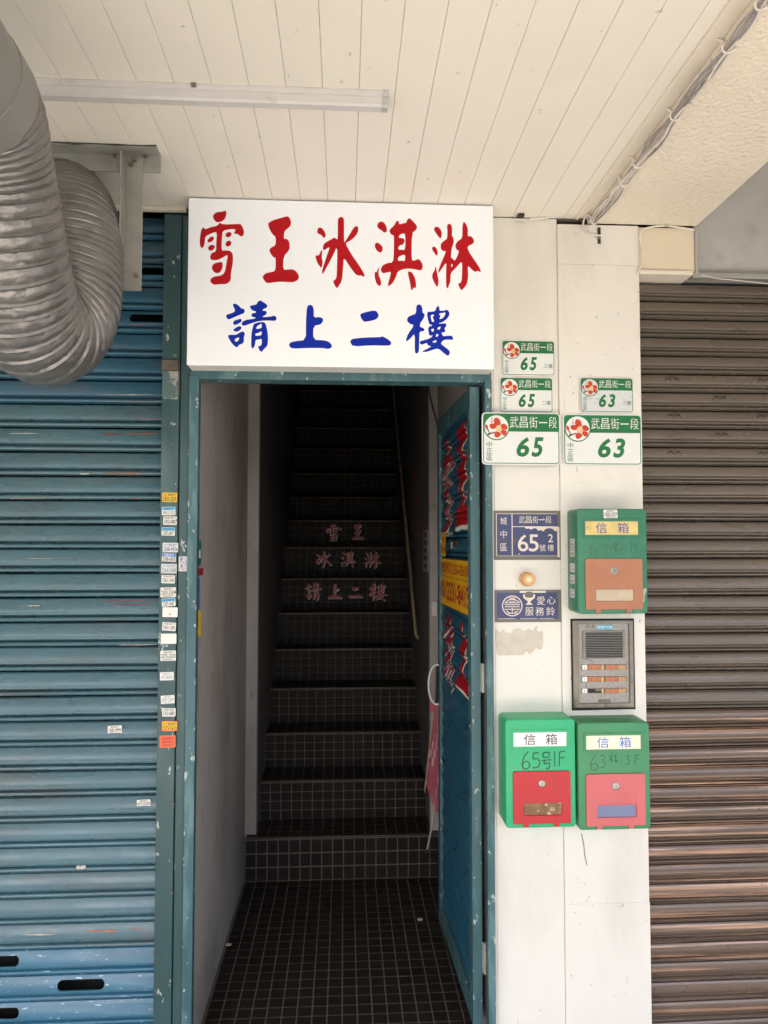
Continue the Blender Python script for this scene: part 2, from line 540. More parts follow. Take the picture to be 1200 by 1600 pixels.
M['pink'] = paint('pink cloth', (0.33, 0.07, 0.10), 0.75, var=0.1, vscale=40, bump=0.1)
M['pink_pale'] = paint('pale pink cloth stripe', (0.46, 0.30, 0.31), 0.75, var=0.1, vscale=40)
M['asphalt'] = paint('asphalt', (0.10, 0.098, 0.095), 0.85, var=0.15, vscale=3)
M['paving'] = paint('pale paving slabs', (0.455, 0.432, 0.398), 0.75, var=0.12, vscale=4)
M['facade'] = paint('facade render', (0.42, 0.39, 0.35), 0.8, var=0.1, vscale=1)
M['wire_white'] = paint('white coated wire', (0.68, 0.66, 0.64), 0.35, var=0.05)


# ------------------------------------------------------------------ setting
def structure(o):
    o['kind'] = 'structure'
    return o


Z_CEIL = P(540, 333).z
Z_SOFF = P(980, 352).z
X_CEIL_R = P(899, 343).x                     # right edge of the boarded ceiling
X_BEAM_L = P(917, 352).x
X_BEAM_R = P(1088, 354).x
X_PIL_L, X_SEAM, X_PIL_R = P(769, 1100).x, P(876, 900).x, P(1003.5, 800).x
X_PASS, Y_PIL, X_STAIR = 0.458, 1.18, 0.418
X_PASS_L = 0.4655  # passage half width, start of the stairwell, stair half width

structure(MB().box(-300, 300, -300, 300, -0.6, -0.13).build('street', M['asphalt'], origin=(0, 0, -0.13)))
structure(MB().box(-9, 9, -4.2, -0.03, -0.2, 0.0, 0.01).build('arcade_floor', M['paving'], origin=(0, -2, 0)))
up = MB()
up.box(-9, X_BEAM_R, -4.2, -0.002, Z_CEIL + 0.07, 11)
up.box(X_BEAM_R + 0.001, 9, -4.2, -0.002, 2.95, 11)
up.box(-9, -0.62, 0.11, 9, Z_CEIL + 0.07, 11)
up.box(0.62, 9, 0.18, 9, 2.95, 11)
structure(up.build('upper_storey', M['facade'], origin=(0, 0, 3)))
bk = MB()
bk.box(-3.4, -0.56, 0.12, 0.2, -0.1, 3.0)
bk.box(0.62, 3.6, 0.15, 0.23, -0.1, 3.3)
bk.box(-3.5, -3.4, -0.05, 0.2, -0.1, 3.0)
bk.box(3.6, 3.7, -0.05, 0.23, -0.1, 3.3)
structure(bk.build('black_backing_wall', M['black'], origin=(0, 0.15, 0)))  # black colour stands in for the darkness behind the closed shutters

# boarded ceiling
ceil = structure(MB().box(-3.4, X_CEIL_R, -4.15, 0.0, Z_CEIL + 0.011, Z_CEIL + 0.066).build('ceiling', M['ceiling_gap'], origin=(0, -2, Z_CEIL)))
pw = 0.0862
joint = P(800, 343).x
n0 = math.floor((-3.3 - joint) / pw)
bd = MB()
src = None
x = joint + n0 * pw
k = 0
while x < X_CEIL_R - 0.004:
    w = min(pw, X_CEIL_R - x)
    if src is None or w < pw - 1e-6:
        g = 0.00035
        poly = [(g, 0.011), (g, 0.0014), (g + 0.0010, 0), (w - g - 0.0010, 0), (w - g, 0.0014), (w - g, 0.011)]
        b = MB()
        vs = [(x + u, yy, Z_CEIL + h) for yy in (-4.1, -0.0015) for u, h in poly]
        n = len(poly)
        fs = [tuple(range(n)), tuple(range(n, 2 * n))[::-1]] + [(i, n + i, n + (i + 1) % n, (i + 1) % n) for i in range(n)]
        o = b.add(vs, fs).build('plank', M['ceiling'], ceil)
        if src is None:
            src, src_x = o, x
    else:
        o = src.copy()
        COL.objects.link(o)
        o.parent = ceil
        o.location = (x - src_x, 0, random.uniform(-0.0006, 0.0006))
    x += pw
    k += 1

# plastered beam on the right and the strip between it and the boards
bm_ = structure(MB().box(X_BEAM_L, X_BEAM_R, -4.15, -0.0015, Z_SOFF, Z_CEIL + 0.066, 0.006).build('ceiling_beam', M['stucco'], origin=(X_BEAM_L, -2, Z_SOFF)))
strip = MB()
poly = [(X_CEIL_R - 0.004, Z_CEIL + 0.006), (X_CEIL_R - 0.004, Z_CEIL - 0.007), (X_CEIL_R + 0.004, Z_CEIL - 0.008), (X_CEIL_R + 0.008, Z_CEIL - 0.002),
        (X_BEAM_L - 0.001, Z_CEIL - 0.004), (X_BEAM_L - 0.001, Z_CEIL + 0.02)]
vs = [(u, yy, h) for yy in (-4.1, -0.012) for u, h in poly]
n = len(poly)
strip.add(vs, [tuple(range(n)), tuple(range(n, 2 * n))[::-1]] + [(i, n + i, n + (i + 1) % n, (i + 1) % n) for i in range(n)])
structure(strip.build('ceiling_trim', M['trim'], origin=(X_CEIL_R, -2, Z_CEIL)))
# trim along the wall above the blue shutter
t = MB().box(-3.3, P(293, 325).x, -0.022, -0.002, P(255, 333).z, Z_CEIL - 0.001, 0.003)
structure(t.build('cornice_trim', M['trim'], origin=(-1, 0, Z_CEIL)))

# passage floor with its tiles
T = 0.0503
fl = structure(MB().box(-X_PASS_L, X_PASS, -0.028, 1.142, -0.15, 0.001).build('passage_floor', M['grout'], origin=(0, 0.5, 0)))


def tile_mesh():
    a, c = T / 2 - 0.0022, 0.0022
    b = a - c * 0.6
    vs = [(-a, -a, 0), (a, -a, 0), (a, a, 0), (-a, a, 0), (-a, -a, .0012), (a, -a, .0012), (a, a, .0012), (-a, a, .0012),
          (-b, -b, .0022), (b, -b, .0022), (b, b, .0022), (-b, b, .0022)]
    fs = [(8, 9, 10, 11)]
    for i in range(4):
        j = (i + 1) % 4
        fs += [(i, j, 4 + j, 4 + i), (4 + i, 4 + j, 8 + j, 8 + i)]
    me = bpy.data.meshes.new('tile')
    me.from_pydata(vs, [], fs)
    me.materials.append(M['tile'])
    return me, vs, fs


TILE, TV, TF = tile_mesh()
RX = Matrix.Rotation(R(90), 4, 'X')


def tile_at(parent, pos, upright, bulk=None, size=(1, 1)):
    """one tile, or when bulk is given, its geometry added to that collector"""
    rot = RX if upright else Matrix.Identity(4)
    jit = Matrix.Rotation(R(random.uniform(-0.5, 0.5)), 4, 'Z')
    tilt = Matrix.Rotation(R(random.uniform(-0.5, 0.5)), 4, 'X') @ Matrix.Rotation(R(random.uniform(-0.5, 0.5)), 4, 'Y')
    mtx = Matrix.Translation(Vector(pos)) @ rot @ tilt @ jit @ Matrix.Diagonal((size[0], size[1], 1, 1))
    if bulk is not None:
        bulk.add([mtx @ Vector(v) for v in TV], TF)
        return None
    o = bpy.data.objects.new('tile', TILE)
    COL.objects.link(o)
    o.parent = parent
    o.matrix_local = Matrix.Translation(-base_of(parent)) @ mtx
    return o


cols = [-X_PASS + T * (i + 0.5) + 0.002 for i in range(18)]
count = 0
rest = MB()
for j in range(23):
    for cx in cols:
        tile_at(fl, (cx, T * (j + 0.5) - 0.028, 0.001), False, rest if count >= 300 else None)
        count += 1
r_ = rest.build('tile', M['tile'], fl)
r_['kind'] = 'stuff'

# ------------------------------------------------------------------ walls of the passage and stairwell
pw_l = thing('passage_wall', 'scuffed grey lilac wall of the passage facing the blue door', 'wall', (-X_PASS, 0.6, 0))
b = MB().box(-X_PASS - 0.1, -X_PASS_L, 0.0125, Y_PIL, -0.1, 3.2)
b.build('plaster', M['wall_in'], pw_l)
MB().box(-X_PASS - 0.1, -X_STAIR + 0.006, Y_PIL, Y_PIL + 0.05, -0.1, 5.4, 0.004).build('pilaster', M['wall_in'], pw_l)
pw_r = thing('passage_wall', 'grey wall of the passage behind the open blue door', 'wall', (X_PASS, 0.6, 0))
MB().box(X_PASS, X_PASS + 0.1, 0.012, Y_PIL, -0.1, 3.2).build('plaster', M['wall_in'], pw_r)
MB().box(X_STAIR - 0.003, X_PASS + 0.1, Y_PIL, Y_PIL + 0.05, -0.1, 5.4, 0.004).build('pilaster', M['wall_in'], pw_r)
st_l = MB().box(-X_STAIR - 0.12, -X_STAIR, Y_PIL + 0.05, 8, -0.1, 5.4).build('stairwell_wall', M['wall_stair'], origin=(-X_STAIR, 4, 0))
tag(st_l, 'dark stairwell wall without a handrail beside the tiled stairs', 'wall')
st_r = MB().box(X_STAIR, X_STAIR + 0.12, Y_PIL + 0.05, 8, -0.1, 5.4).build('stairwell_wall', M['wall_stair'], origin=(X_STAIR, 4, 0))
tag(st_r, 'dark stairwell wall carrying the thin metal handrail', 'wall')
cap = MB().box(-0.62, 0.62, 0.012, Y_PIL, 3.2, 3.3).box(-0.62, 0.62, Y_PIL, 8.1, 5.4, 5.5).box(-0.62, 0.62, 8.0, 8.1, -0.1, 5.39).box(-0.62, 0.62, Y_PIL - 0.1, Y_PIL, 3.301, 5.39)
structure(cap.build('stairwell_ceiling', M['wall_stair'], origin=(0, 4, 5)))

# ------------------------------------------------------------------ staircase
NOSE = [1307, 1219, 1144.5, 1075, 1014, 957.7, 904, 855.6, 813.6, 777, 740, 701, 669, 639, 610.6]
YN, ZN = [], []
for k, py in enumerate(NOSE):
    y = 3.41 + 0.228 * k - DIST
    YN.append(y)
    ZN.append(P(538, py, y).z)
stairs = thing('staircase', 'steep dark tiled staircase climbing straight up behind the doorway', 'stairs', (0, YN[0], 0))
single = 0
step_objs = []
for k in range(15):
    hw = X_PASS - 0.0005 if k == 0 else X_STAIR - 0.0005
    z_low = 0 if k == 0 else ZN[k - 1]
    y_back = YN[k + 1] if k < 14 else YN[k] + 1.5
    st = MB().box(-hw, hw, YN[k], y_back - 0.0005 if k < 14 else y_back, z_low - (0.1 if k == 0 else 0.0), ZN[k]).build('step', M['grout'], stairs)
    step_objs.append(st)
    h = ZN[k] - z_low
    nrow = 3 if k == 0 else 4
    rh = (h - 0.008) / nrow
    ncol = int(2 * hw / T)
    xs = [-hw + (2 * hw) * (i + 0.5) / ncol for i in range(ncol)]
    bulk = MB()
    sub = TILE
    for r in range(nrow):
        zc = ZN[k] - 0.008 - rh * (r + 0.5)
        for xx in xs:
            one = single < 296
            o = tile_at(st, (xx, YN[k], zc), True, None if one else bulk, (2 * hw / ncol / T, rh / T))
            if o is not None:
                single += 1
    if k < 14:
        for r in range(4):
            yc = YN[k] + 0.02 + 0.0515 * (r + 0.5)
            if yc + T / 2 > y_back:
                break
            for xx in xs:
                one = single < 296
                o = tile_at(st, (xx, yc, ZN[k]), False, None if one else bulk)
                if o is not None:
                    single += 1
    if bulk.v:
        o = bulk.build('tile', M['tile'], st)
        o['kind'] = 'stuff'
    MB().box(-hw + 0.002, hw - 0.002, YN[k] - 0.005, YN[k] + 0.018, ZN[k] - 0.005, ZN[k] + 0.0035, 0.002).build('nosing', M['nosing'], st)

# handrail on the stairwell wall
ha = thing('handrail', 'thin worn metal handrail running up the stairwell wall', 'handrail', (0.39, 1.6, 1.05))
p0, p1 = PX(650, 992, 0.385), PX(613, 592, 0.385)
p1 = p0 + (p1 - p0) * 1.25
rail = [p0 + Vector((0.012, -0.012, -0.018)), p0] + [p0.lerp(p1, t / 8) + Vector((0, 0, random.uniform(-.002, .002))) for t in range(1, 9)]
MB().tube(rail, 0.0085, 8).build('rail', paint('worn rail metal', (0.62, 0.50, 0.30), 0.4, 0.55, var=0.3, vscale=12), ha, smooth=50)
for t in (0.06, 0.45, 0.8):
    q = p0.lerp(p1, t)
    MB().tube([q, q + Vector((0.015, 0, -0.02)), q + Vector((X_STAIR - q.x - 0.001, 0, -0.025))], 0.005, 6).build('bracket', M['dark_metal'], ha)

# ------------------------------------------------------------------ white pillar between the door and the brown shutter
pil = thing('wall_pillar', 'white painted metal clad pillar carrying the number plates and letter boxes', 'pillar', ((X_PIL_L + X_PIL_R) / 2, 0, 0))
zt_l, zt_r = Z_CEIL - 0.0015, Z_SOFF - 0.004
MB().box(X_PIL_L + 0.012, X_SEAM - 0.0002, 0.0, 0.14, -0.13, zt_l, 0.0015).build('cladding_sheet', M['pillar'], pil)
zs = [(-0.13, P(940, 1412, -.006).z - 0.0003), (P(940, 1412, -.006).z + 0.0003, P(940, 414, -.006).z - 0.0003), (P(940, 414, -.006).z + 0.0003, zt_r)]
for i, (za, zb) in enumerate(zs):
    MB().box(X_SEAM + 0.0002, X_PIL_R + (0.002 if i == 0 else 0), -0.006 - 0.001 * (i % 2), 0.14, za, zb, 0.0015).build('cladding_sheet', M['pillar'], pil)
MB().box(X_PIL_L - 0.001, X_PIL_L + 0.011, -0.004, 0.14, -0.13, zt_l, 0.003).build('edge_strip', M['pillar'], pil)
MB().box(X_PIL_L, X_PIL_R - 0.01, 0.002, 0.13, zt_l + 0.0005, Z_CEIL + 0.2).build('pillar_core', M['ceiling_gap'], pil)
# lintel over the door, hidden for the most part by the sign
lint = MB().box(P(258, 450).x, X_PIL_L - 0.002, 0.012, 0.14, P(530, 574, 0).z, Z_CEIL + 0.2).build('lintel_wall', M['teal'], origin=(0, 0.02, 2.1))
tag(lint, 'teal painted lintel strip over the doorway behind the sign', 'lintel')

# ------------------------------------------------------------------ rolling shutters
BLUE_PROF = [(0.0, -0.006), (0.025, -0.003), (0.04, 0.0015), (0.10, 0.0042), (0.20, 0.0082), (0.30, 0.0116), (0.42, 0.0148), (0.52, 0.0164), (0.60, 0.0168), (0.645, 0.0158), (0.675, 0.0125),
             (0.69, 0.0070), (0.70, -0.0030), (0.735, -0.0040), (0.748, 0.0020), (0.765, 0.0070), (0.80, 0.0108), (0.85, 0.0122), (0.90, 0.0110), (0.93, 0.0070), (0.945, 0.0), (0.955, -0.006)]
BROWN_PROF = [(0.0, -0.007), (0.045, -0.005), (0.06, 0.0026), (0.12, 0.0052), (0.26, 0.0078), (0.40, 0.0096), (0.50, 0.0104), (0.545, 0.0098), (0.565, 0.0060), (0.585, 0.0050), (0.605, 0.0074), (0.64, 0.0092), (0.675, 0.0086),
              (0.70, 0.0050), (0.715, -0.0010), (0.745, -0.0020), (0.765, 0.0036), (0.81, 0.0078), (0.855, 0.0080), (0.885, 0.0058), (0.905, 0.0), (0.95, -0.007)]


def prof_depth(prof, t):
    for (a, da), (b, db) in zip(prof, prof[1:]):
        if a <= t <= b:
            return da + (db - da) * (t - a) / (b - a)
    return prof[-1][1]


def slat_geo(x0, x1, pitch, prof, segs=10, amp=0.0007, seed=0, slots=(), sgn=-1):
    """a slat hanging from z = 0; x along its length; the face bulges towards y * sgn; slots: (x centre, length)"""
    vs, fs = [], []
    lo_t, hi_t = 0.155, 0.56

    def strip(pr):
        n = len(pr)
        b0 = len(vs)
        for i in range(segs + 1):
            xx = x0 + (x1 - x0) * i / segs
            wz = amp * 1.6 * noise.noise(Vector((xx * 2.1, seed * 7.3, 0)))
            for t, d in pr:
                wy = amp * noise.noise(Vector((xx * 3.0, seed * 3.1, t * 2)))
                vs.append((xx, sgn * (d + wy), -t * pitch + wz))
        for i in range(segs):
            for j in range(n - 1):
                a = b0 + i * n + j
                fs.append((a, a + 1, a + n + 1, a + n) if sgn < 0 else (a, a + n, a + n + 1, a + 1))

    if not slots:
        strip(prof)
    else:
        amp = 0.0
        top = [p for p in prof if p[0] < lo_t] + [(lo_t, prof_depth(prof, lo_t))]
        low = [(hi_t, prof_depth(prof, hi_t))] + [p for p in prof if p[0] > hi_t]
        strip(top)
        strip(low)
        hh = (hi_t - lo_t) * pitch
        polys = [[(x0, -lo_t * pitch), (x0, -hi_t * pitch), (x1, -hi_t * pitch), (x1, -lo_t * pitch)]]
        for cx, ln in slots:
            r = hh / 2 - 0.0012
            zc = -(lo_t + hi_t) / 2 * pitch
            p = []
            for k in range(13):
                a = R(90 + 15 * k)
                p.append((cx - ln / 2 + r + r * math.cos(a), zc + r * math.sin(a)))
            for k in range(13):
                a = R(270 + 15 * k)
                p.append((cx + ln / 2 - r + r * math.cos(a), zc + r * math.sin(a)))
            p = [(min(max(q[0], x0 + 0.0005), x1 - 0.0005), q[1]) for q in p]
            p = [q for i_, q in enumerate(p) if i_ == 0 or (abs(q[0] - p[i_ - 1][0]) + abs(q[1] - p[i_ - 1][1])) > 1e-5]
            polys.append(p)
        mv, mf = outline_2d(polys)
        b0 = len(vs)
        for u, v in mv:
            vs.append((u, sgn * prof_depth(prof, -v / pitch), v))
        fs += [tuple(b0 + i for i in f) for f in mf]
        for p in polys[1:]:                                      # folded rim of the slot
            b0 = len(vs)
            n = len(p)
            for u, v in p:
                d = prof_depth(prof, -v / pitch)
                vs.append((u, sgn * d, v))
                vs.append((u, sgn * (d - 0.005), v))
            for i in range(n):
                j = (i + 1) % n
                fs.append((b0 + 2 * i, b0 + 2 * j, b0 + 2 * j + 1, b0 + 2 * i + 1))
    return vs, fs


def slat_mesh(name, geo, m, ang=34):
    me = bpy.data.meshes.new(name)
    me.from_pydata(geo[0], [], geo[1])
    me.materials.append(m)
    me.shade_smooth()
    me.set_sharp_from_angle(angle=R(ang))
    return me


def put(me, name, parent, loc, rot=(0, 0, 0)):
    o = bpy.data.objects.new(name, me)
    COL.objects.link(o)
    o.parent = parent
    o.location = loc
    o.rotation_euler = rot
    return o


Y_BLUE = 0.034
X_BLUE_R = P(255, 850, Y_BLUE).x
zg1, zg2 = P(125, 669.5, Y_BLUE).z, P(125, 1127.0, Y_BLUE).z
BP = (zg1 - zg2) / 12
blue = thing('rolling_shutter', 'closed blue rolling shutter with slotted slats behind the foil duct', 'shutter', (-1.6, Y_BLUE, 0))
x0, x1 = -3.3 + 1.6, X_BLUE_R + 0.040 + 1.6
variants = {}
z_top_blue = zg2
while z_top_blue + BP < P(255, 338, Y_BLUE).z + BP * 0.5:
    z_top_blue += BP
row_z = []
z = z_top_blue
while z > -0.05:
    row_z.append(z)
    z -= BP
PER = 0.62                                                      # spacing of the slots along a slat


def slots_for(px, py):
    c = P(px, py, Y_BLUE).x + 1.6
    out = []
    for i in range(-6, 6):
        cc = c + i * PER
        if x0 + 0.1 < cc < x1 + 0.02:
            out.append((cc, 0.142))
    return out


slot_rows = {}


def row_of(py):
    zz = P(125, py, Y_BLUE).z
    return min(range(len(row_z)), key=lambda i: abs(row_z[i] - zz))


for py, px in ((1482, -4), (1518, 129), (1557, -4), (1592, 129), (487, 239), (414, 256)):
    slot_rows[row_of(py)] = slots_for(px, py)
first_low = row_of(1482)
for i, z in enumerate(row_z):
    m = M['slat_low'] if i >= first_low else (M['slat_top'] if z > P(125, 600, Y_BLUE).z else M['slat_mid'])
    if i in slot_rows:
        me = slat_mesh('slat', slat_geo(x0, x1, BP, BLUE_PROF, seed=i, slots=slot_rows[i]), m)
    else:
        key = (m.name, i % 4)
        if key not in variants:
            variants[key] = slat_mesh('slat', slat_geo(x0, x1, BP, BLUE_PROF, segs=14, seed=i), m)
        me = variants[key]
    # the slats hang a little unevenly, turned about the visible end
    a = R(random.uniform(-0.06, 0.06))
    put(me, 'slat', blue, (0, random.uniform(-.001, .001), z + 1.2 * math.tan(a)), (0, a, 0))

for px0, px1, py, hpx, mm in ((156, 192, 678.5, 1.6, 'door_red'), (192, 250, 678.0, 2.6, 'scrape_rust'), (10, 62, 677.5, 1.3, 'off_white'), (215, 252, 655, 0.9, 'door_red'), (124, 140, 740.5, 2.0, 'off_white'),
                              (160, 222, 740.5, 1.7, 'scrape_rust'), (8, 75, 779, 1.6, 'scrape_pale'), (24, 40, 779, 1.8, 'scrape_rust'), (200, 222, 779, 1.5, 'scrape_rust'), (43, 64, 946.5, 1.6, 'scrape_pale'),
                              (168, 245, 945, 1.2, 'door_red'), (150, 250, 939, 0.8, 'door_red'), (180, 249, 1008, 2.0, 'off_white'), (118, 134, 1355.5, 5.0, 'off_white'), (36, 88, 1460, 1.8, 'scrape_pale'),
                              (134, 186, 1454.5, 2.6, 'scrape_rust'), (203, 222, 1451.5, 1.6, 'scrape_rust'), (20, 120, 873, 0.7, 'scrape_pale'), (150, 246, 618, 1.0, 'scrape_pale'), (196, 252, 508, 0.9, 'scrape_rust')):
    if mm not in M:
        M['scrape_rust'] = paint('orange primer showing through', (0.36, 0.13, 0.06), 0.6, var=0.3, vscale=60)
        M['scrape_pale'] = paint('pale scraped paint', (0.50, 0.42, 0.32), 0.6, var=0.3, vscale=60)
    a, b_ = P(px0, py, Y_BLUE - 0.012), P(px1, py - (px1 - px0) * 0.012, Y_BLUE - 0.012)
    hh = hpx * 0.00204
    top, low = [], []
    for i_ in range(13):
        f = i_ / 12
        wz = hh * (0.25 + 0.75 * abs(noise.noise(Vector((a.x * 9 + f * 6, py, 0))))) * min(1.0, 5 * f, 5 * (1 - f)) * 0.9
        x_, z_ = a.x + (b_.x - a.x) * f, a.z + (b_.z - a.z) * f
        top.append((x_, z_ + wz))
        low.append((x_, z_ - wz))
    vs_ = []
    for x_, z_ in top + low:
        ri = max(i_ for i_, zr in enumerate(row_z) if zr >= z_ or i_ == 0)
        d = max(prof_depth(BLUE_PROF, min(max((row_z[ri] - z_) / BP, 0), 0.999)), 0.004)
        vs_.append((x_, Y_BLUE - d - 0.0022, z_))
    link('paint_scrape', vs_, [(i_, 13 + i_, 14 + i_, i_ + 1) for i_ in range(12)], M[mm], blue)

Y_BROWN = 0.062
brown = thing('rolling_shutter', 'closed brown rolling shutter with copper sheen painted on its lower slats beside the pillar', 'shutter', (2.1, Y_BROWN, 0))
zb1, zb2 = P(1100, 585.8, Y_BROWN).z, P(1100, 757.5, Y_BROWN).z
GP = (zb1 - zb2) / 6
xb0, xb1 = X_PIL_R - 0.03 - 2.1, 3.5 - 2.1
z = zb1
while z + GP < P(1100, 440, Y_BROWN).z + GP * 0.6:
    z += GP
vent_px = {595: (1050.5, 1193.6, 907), 623: (1125, 1268), 652: (1053, 1194, 912), 681: (1126.5, 1268), 710: (1053, 1195, 912)}
variants = {}
i = 0


def vent_geo():
    """the raised lips of a pair of small arched louvres pressed into the slat"""
    b = MB()
    for cx in (-0.0125, 0.0125):
        pts = []
        for k in range(-2, 15):
            a = math.pi * k / 12
            w = 0.0112 if 0 <= k <= 12 else 0.0150
            pts.append(Vector((cx - w * math.cos(a), -0.0006 - 0.0022 * max(math.sin(a), 0), -0.0035 + 0.0135 * math.sin(a))))
        b.tube(pts, [0.0011 if 1 < i < 15 else 0.0005 for i in range(17)], 6)
    return b.v, b.f


VENT = slat_mesh('vent_louvre', vent_geo(), M['brown_slat'], 60)


def vent_hole_geo():
    vs, fs = [], []
    for cx in (-0.0125, 0.0125):
        b0 = len(vs)
        n = 12
        for k in range(n + 1):
            a = math.pi * k / n
            vs.append((cx - 0.0112 * math.cos(a), -0.0010 - 0.0012 * math.sin(a), -0.0035 + 0.0130 * math.sin(a)))
            vs.append((cx - 0.0096 * math.cos(a), -0.0008, -0.0035 + 0.0078 * math.sin(a)))
        for k in range(n):
            a = b0 + 2 * k
            fs.append((a, a + 1, a + 3, a + 2))
    return vs, fs


VENT_HOLE = slat_mesh('vent_opening', vent_hole_geo(), M['black'])
while z > -0.05:
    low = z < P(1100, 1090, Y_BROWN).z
    m = M['brown_sheen'] if low else M['brown_slat']
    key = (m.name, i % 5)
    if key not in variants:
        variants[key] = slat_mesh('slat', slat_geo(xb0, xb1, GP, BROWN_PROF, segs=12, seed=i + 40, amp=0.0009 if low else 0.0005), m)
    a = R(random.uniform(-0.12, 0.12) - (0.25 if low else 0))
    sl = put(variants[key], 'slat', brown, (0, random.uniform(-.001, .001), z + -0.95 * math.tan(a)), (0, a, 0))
    for py, pxs in vent_px.items():
        pz = P(1100, py, Y_BROWN).z
        if z - GP < pz < z:
            for px in pxs:
                vx = P(px, py, Y_BROWN - 0.008).x - 2.1
                v = put(VENT, 'vent_louvre', sl, (vx, -0.0090, -GP * 0.34))
                v2 = put(VENT_HOLE, 'vent_opening', sl, (vx, -0.0092, -GP * 0.34))
    z -= GP
    i += 1

# housing above the brown shutter
zl = P(1100, 428, 0.0).z
hb = thing('shutter_housing', 'cream boxed cover at the beam end beside the pillar top', 'cover', (P(1040, 390).x, 0.0, P(1040, 437).z))
xa, xb = X_PIL_R + 0.001, P(1086, 390).x
zb = P(1040, 423.5).z
MB().box(xa, xb, 0.004, 0.1, zb, Z_SOFF - 0.003, 0.002).build('front_panel', M['box_cream'], hb)
MB().box(xa, xb - 0.012, -0.008, 0.1, zb - 0.014, zb - 0.0005, 0.002).build('bottom_flange', M['trim'], hb)
MB().box(xb + 0.0005, xb + 0.009, -0.002, 0.1, zb - 0.006, Z_SOFF - 0.002, 0.002).build('side_edge', M['galv'], hb)
gp = thing('shutter_housing', 'dull grey sheet metal panel over the brown shutter', 'cover', (2.2, 0.03, zl))
MB().box(xb + 0.010, 3.6, 0.03, 0.1, zl, 3.3, 0.001).build('sheet', M['galv'], gp)
MB().box(xb - 0.010, 3.6, 0.0, 0.029, zl - 0.012, zl + 0.006, 0.002).build('bottom_flange', M['steel'], gp)
pts = [P(1095, 429, -0.004), P(1120, 435, -0.01), P(1150, 438, -0.012), P(1205, 444, -0.006), P(1260, 450, 0.0)]
w_ = MB().tube(catmull(pts, 5), 0.0014, 6).build('loose_wire', M['wire_white'], origin=pts[0])
tag(w_, 'thin pale wire sagging along the top of the brown shutter', 'wire')

# ------------------------------------------------------------------ guide rail and door frame
rail_t = thing('shutter_guide_rail', 'teal steel guide rail covered with a column of small stickers', 'guide rail', (P(265, 1000).x, 0, 0))
xr = [P(251, 850).x, P(278.3, 850).x, P(279.6, 850).x, P(293.6, 850).x, P(294.6, 850).x, P(310, 850).x]
zl_ = P(255, 337).z
MB().box(xr[0], xr[1], -0.012, 0.11, -0.1, zl_, 0.002).build('channel', M['teal'], rail_t)
MB().box(xr[2], xr[3], -0.007, 0.10, -0.1, zl_, 0.002).build('cover_strip', M['teal'], rail_t)
MB().box(xr[1], xr[2], 0.0, 0.09, -0.1, zl_).build('seam', M['black'], rail_t)
lb = MB().box(xr[0] + 0.001, xr[1] - 0.002, -0.022, -0.0125, P(265, 581).z, P(265, 565).z, 0.0015)
lb.build('lock_bracket', M['brown_rust'], rail_t)
MB().box(xr[0] + 0.0015, xr[1] - 0.003, -0.0145, -0.0125, P(265, 625).z, P(265, 581.5).z, 0.001).build('worn_patch', M['bare'], rail_t)
MB().box(xr[1] - 0.0025, xr[1] + 0.001, -0.0135, -0.0125, P(265, 620).z, P(265, 562).z).build('rust_line', M['brown_rust'], rail_t)
zrow = [P(265, q).z for q in (813, 925, 1060, 1255, 1392, 665, 440)]
for q in zrow:
    MB().lathe([(0.0042, 0), (0.0042, 0.0018), (0.002, 0.003)], lambda u, v, h, q=q: Vector((xr[1] - 0.0005 + u, -0.0122 - h, q + v)), 10).build('rivet', M['brown_rust'], rail_t)

frame = thing('door_frame', 'teal steel frame around the open doorway', 'door frame', (0, 0, 0))
z_head = P(530, 596, 0).z
MB().box(xr[4], xr[5], -0.020, 0.012, -0.1, z_head + 0.008, 0.002).build('jamb', M['teal_worn'], frame)
xj0, xj1 = P(757.5, 900).x, P(768.5, 900).x
MB().box(xj0, xj1, -0.020, 0.012, -0.1, z_head + 0.008, 0.002).build('jamb', M['teal_worn'], frame)
MB().box(xr[4], xj1, -0.014, 0.05, z_head, P(530, 578, 0).z, 0.002).build('head', M['teal_worn'], frame)
MB().box(xr[3] - 0.002, xr[4] + 0.001, -0.004, 0.05, -0.1, z_head + 0.05).build('seam', M['black'], frame)

# ------------------------------------------------------------------ open door leaf
hx0, hx1 = P(735.5, 900, 0.022).x, P(750.5, 900, 0.022).x
THK = hx1 - hx0
far_x = P(683.5, 800, 0.665).x
DW = 0.645
ang = math.atan2(DW, far_x - hx0)
door = thing('louvred_door', 'blue louvred metal door standing open, painted with red lettering', 'door', (hx0, 0.022, 0))
door.rotation_euler = (0, 0, ang)
DZ0, DZ1 = 0.05, P(735, 604, 0.022).z


def dlink(name, vs, fs, m, smooth=None, parent=None):
    me = bpy.data.meshes.new(name)
    me.from_pydata([tuple(v) for v in vs], [], fs)
    me.materials.append(m)
    if smooth:
        me.shade_smooth()
        me.set_sharp_from_angle(angle=R(smooth))
    o = bpy.data.objects.new(name, me)
    COL.objects.link(o)
    o.parent = parent or door
    return o


def dbox(name, u0, u1, y0, y1, z0, z1, m, bev=0.002, parent=None):
    b = MB().box(u0, u1, y0, y1, z0, z1, bev)
    return dlink(name, b.v, b.f, m, parent=parent)


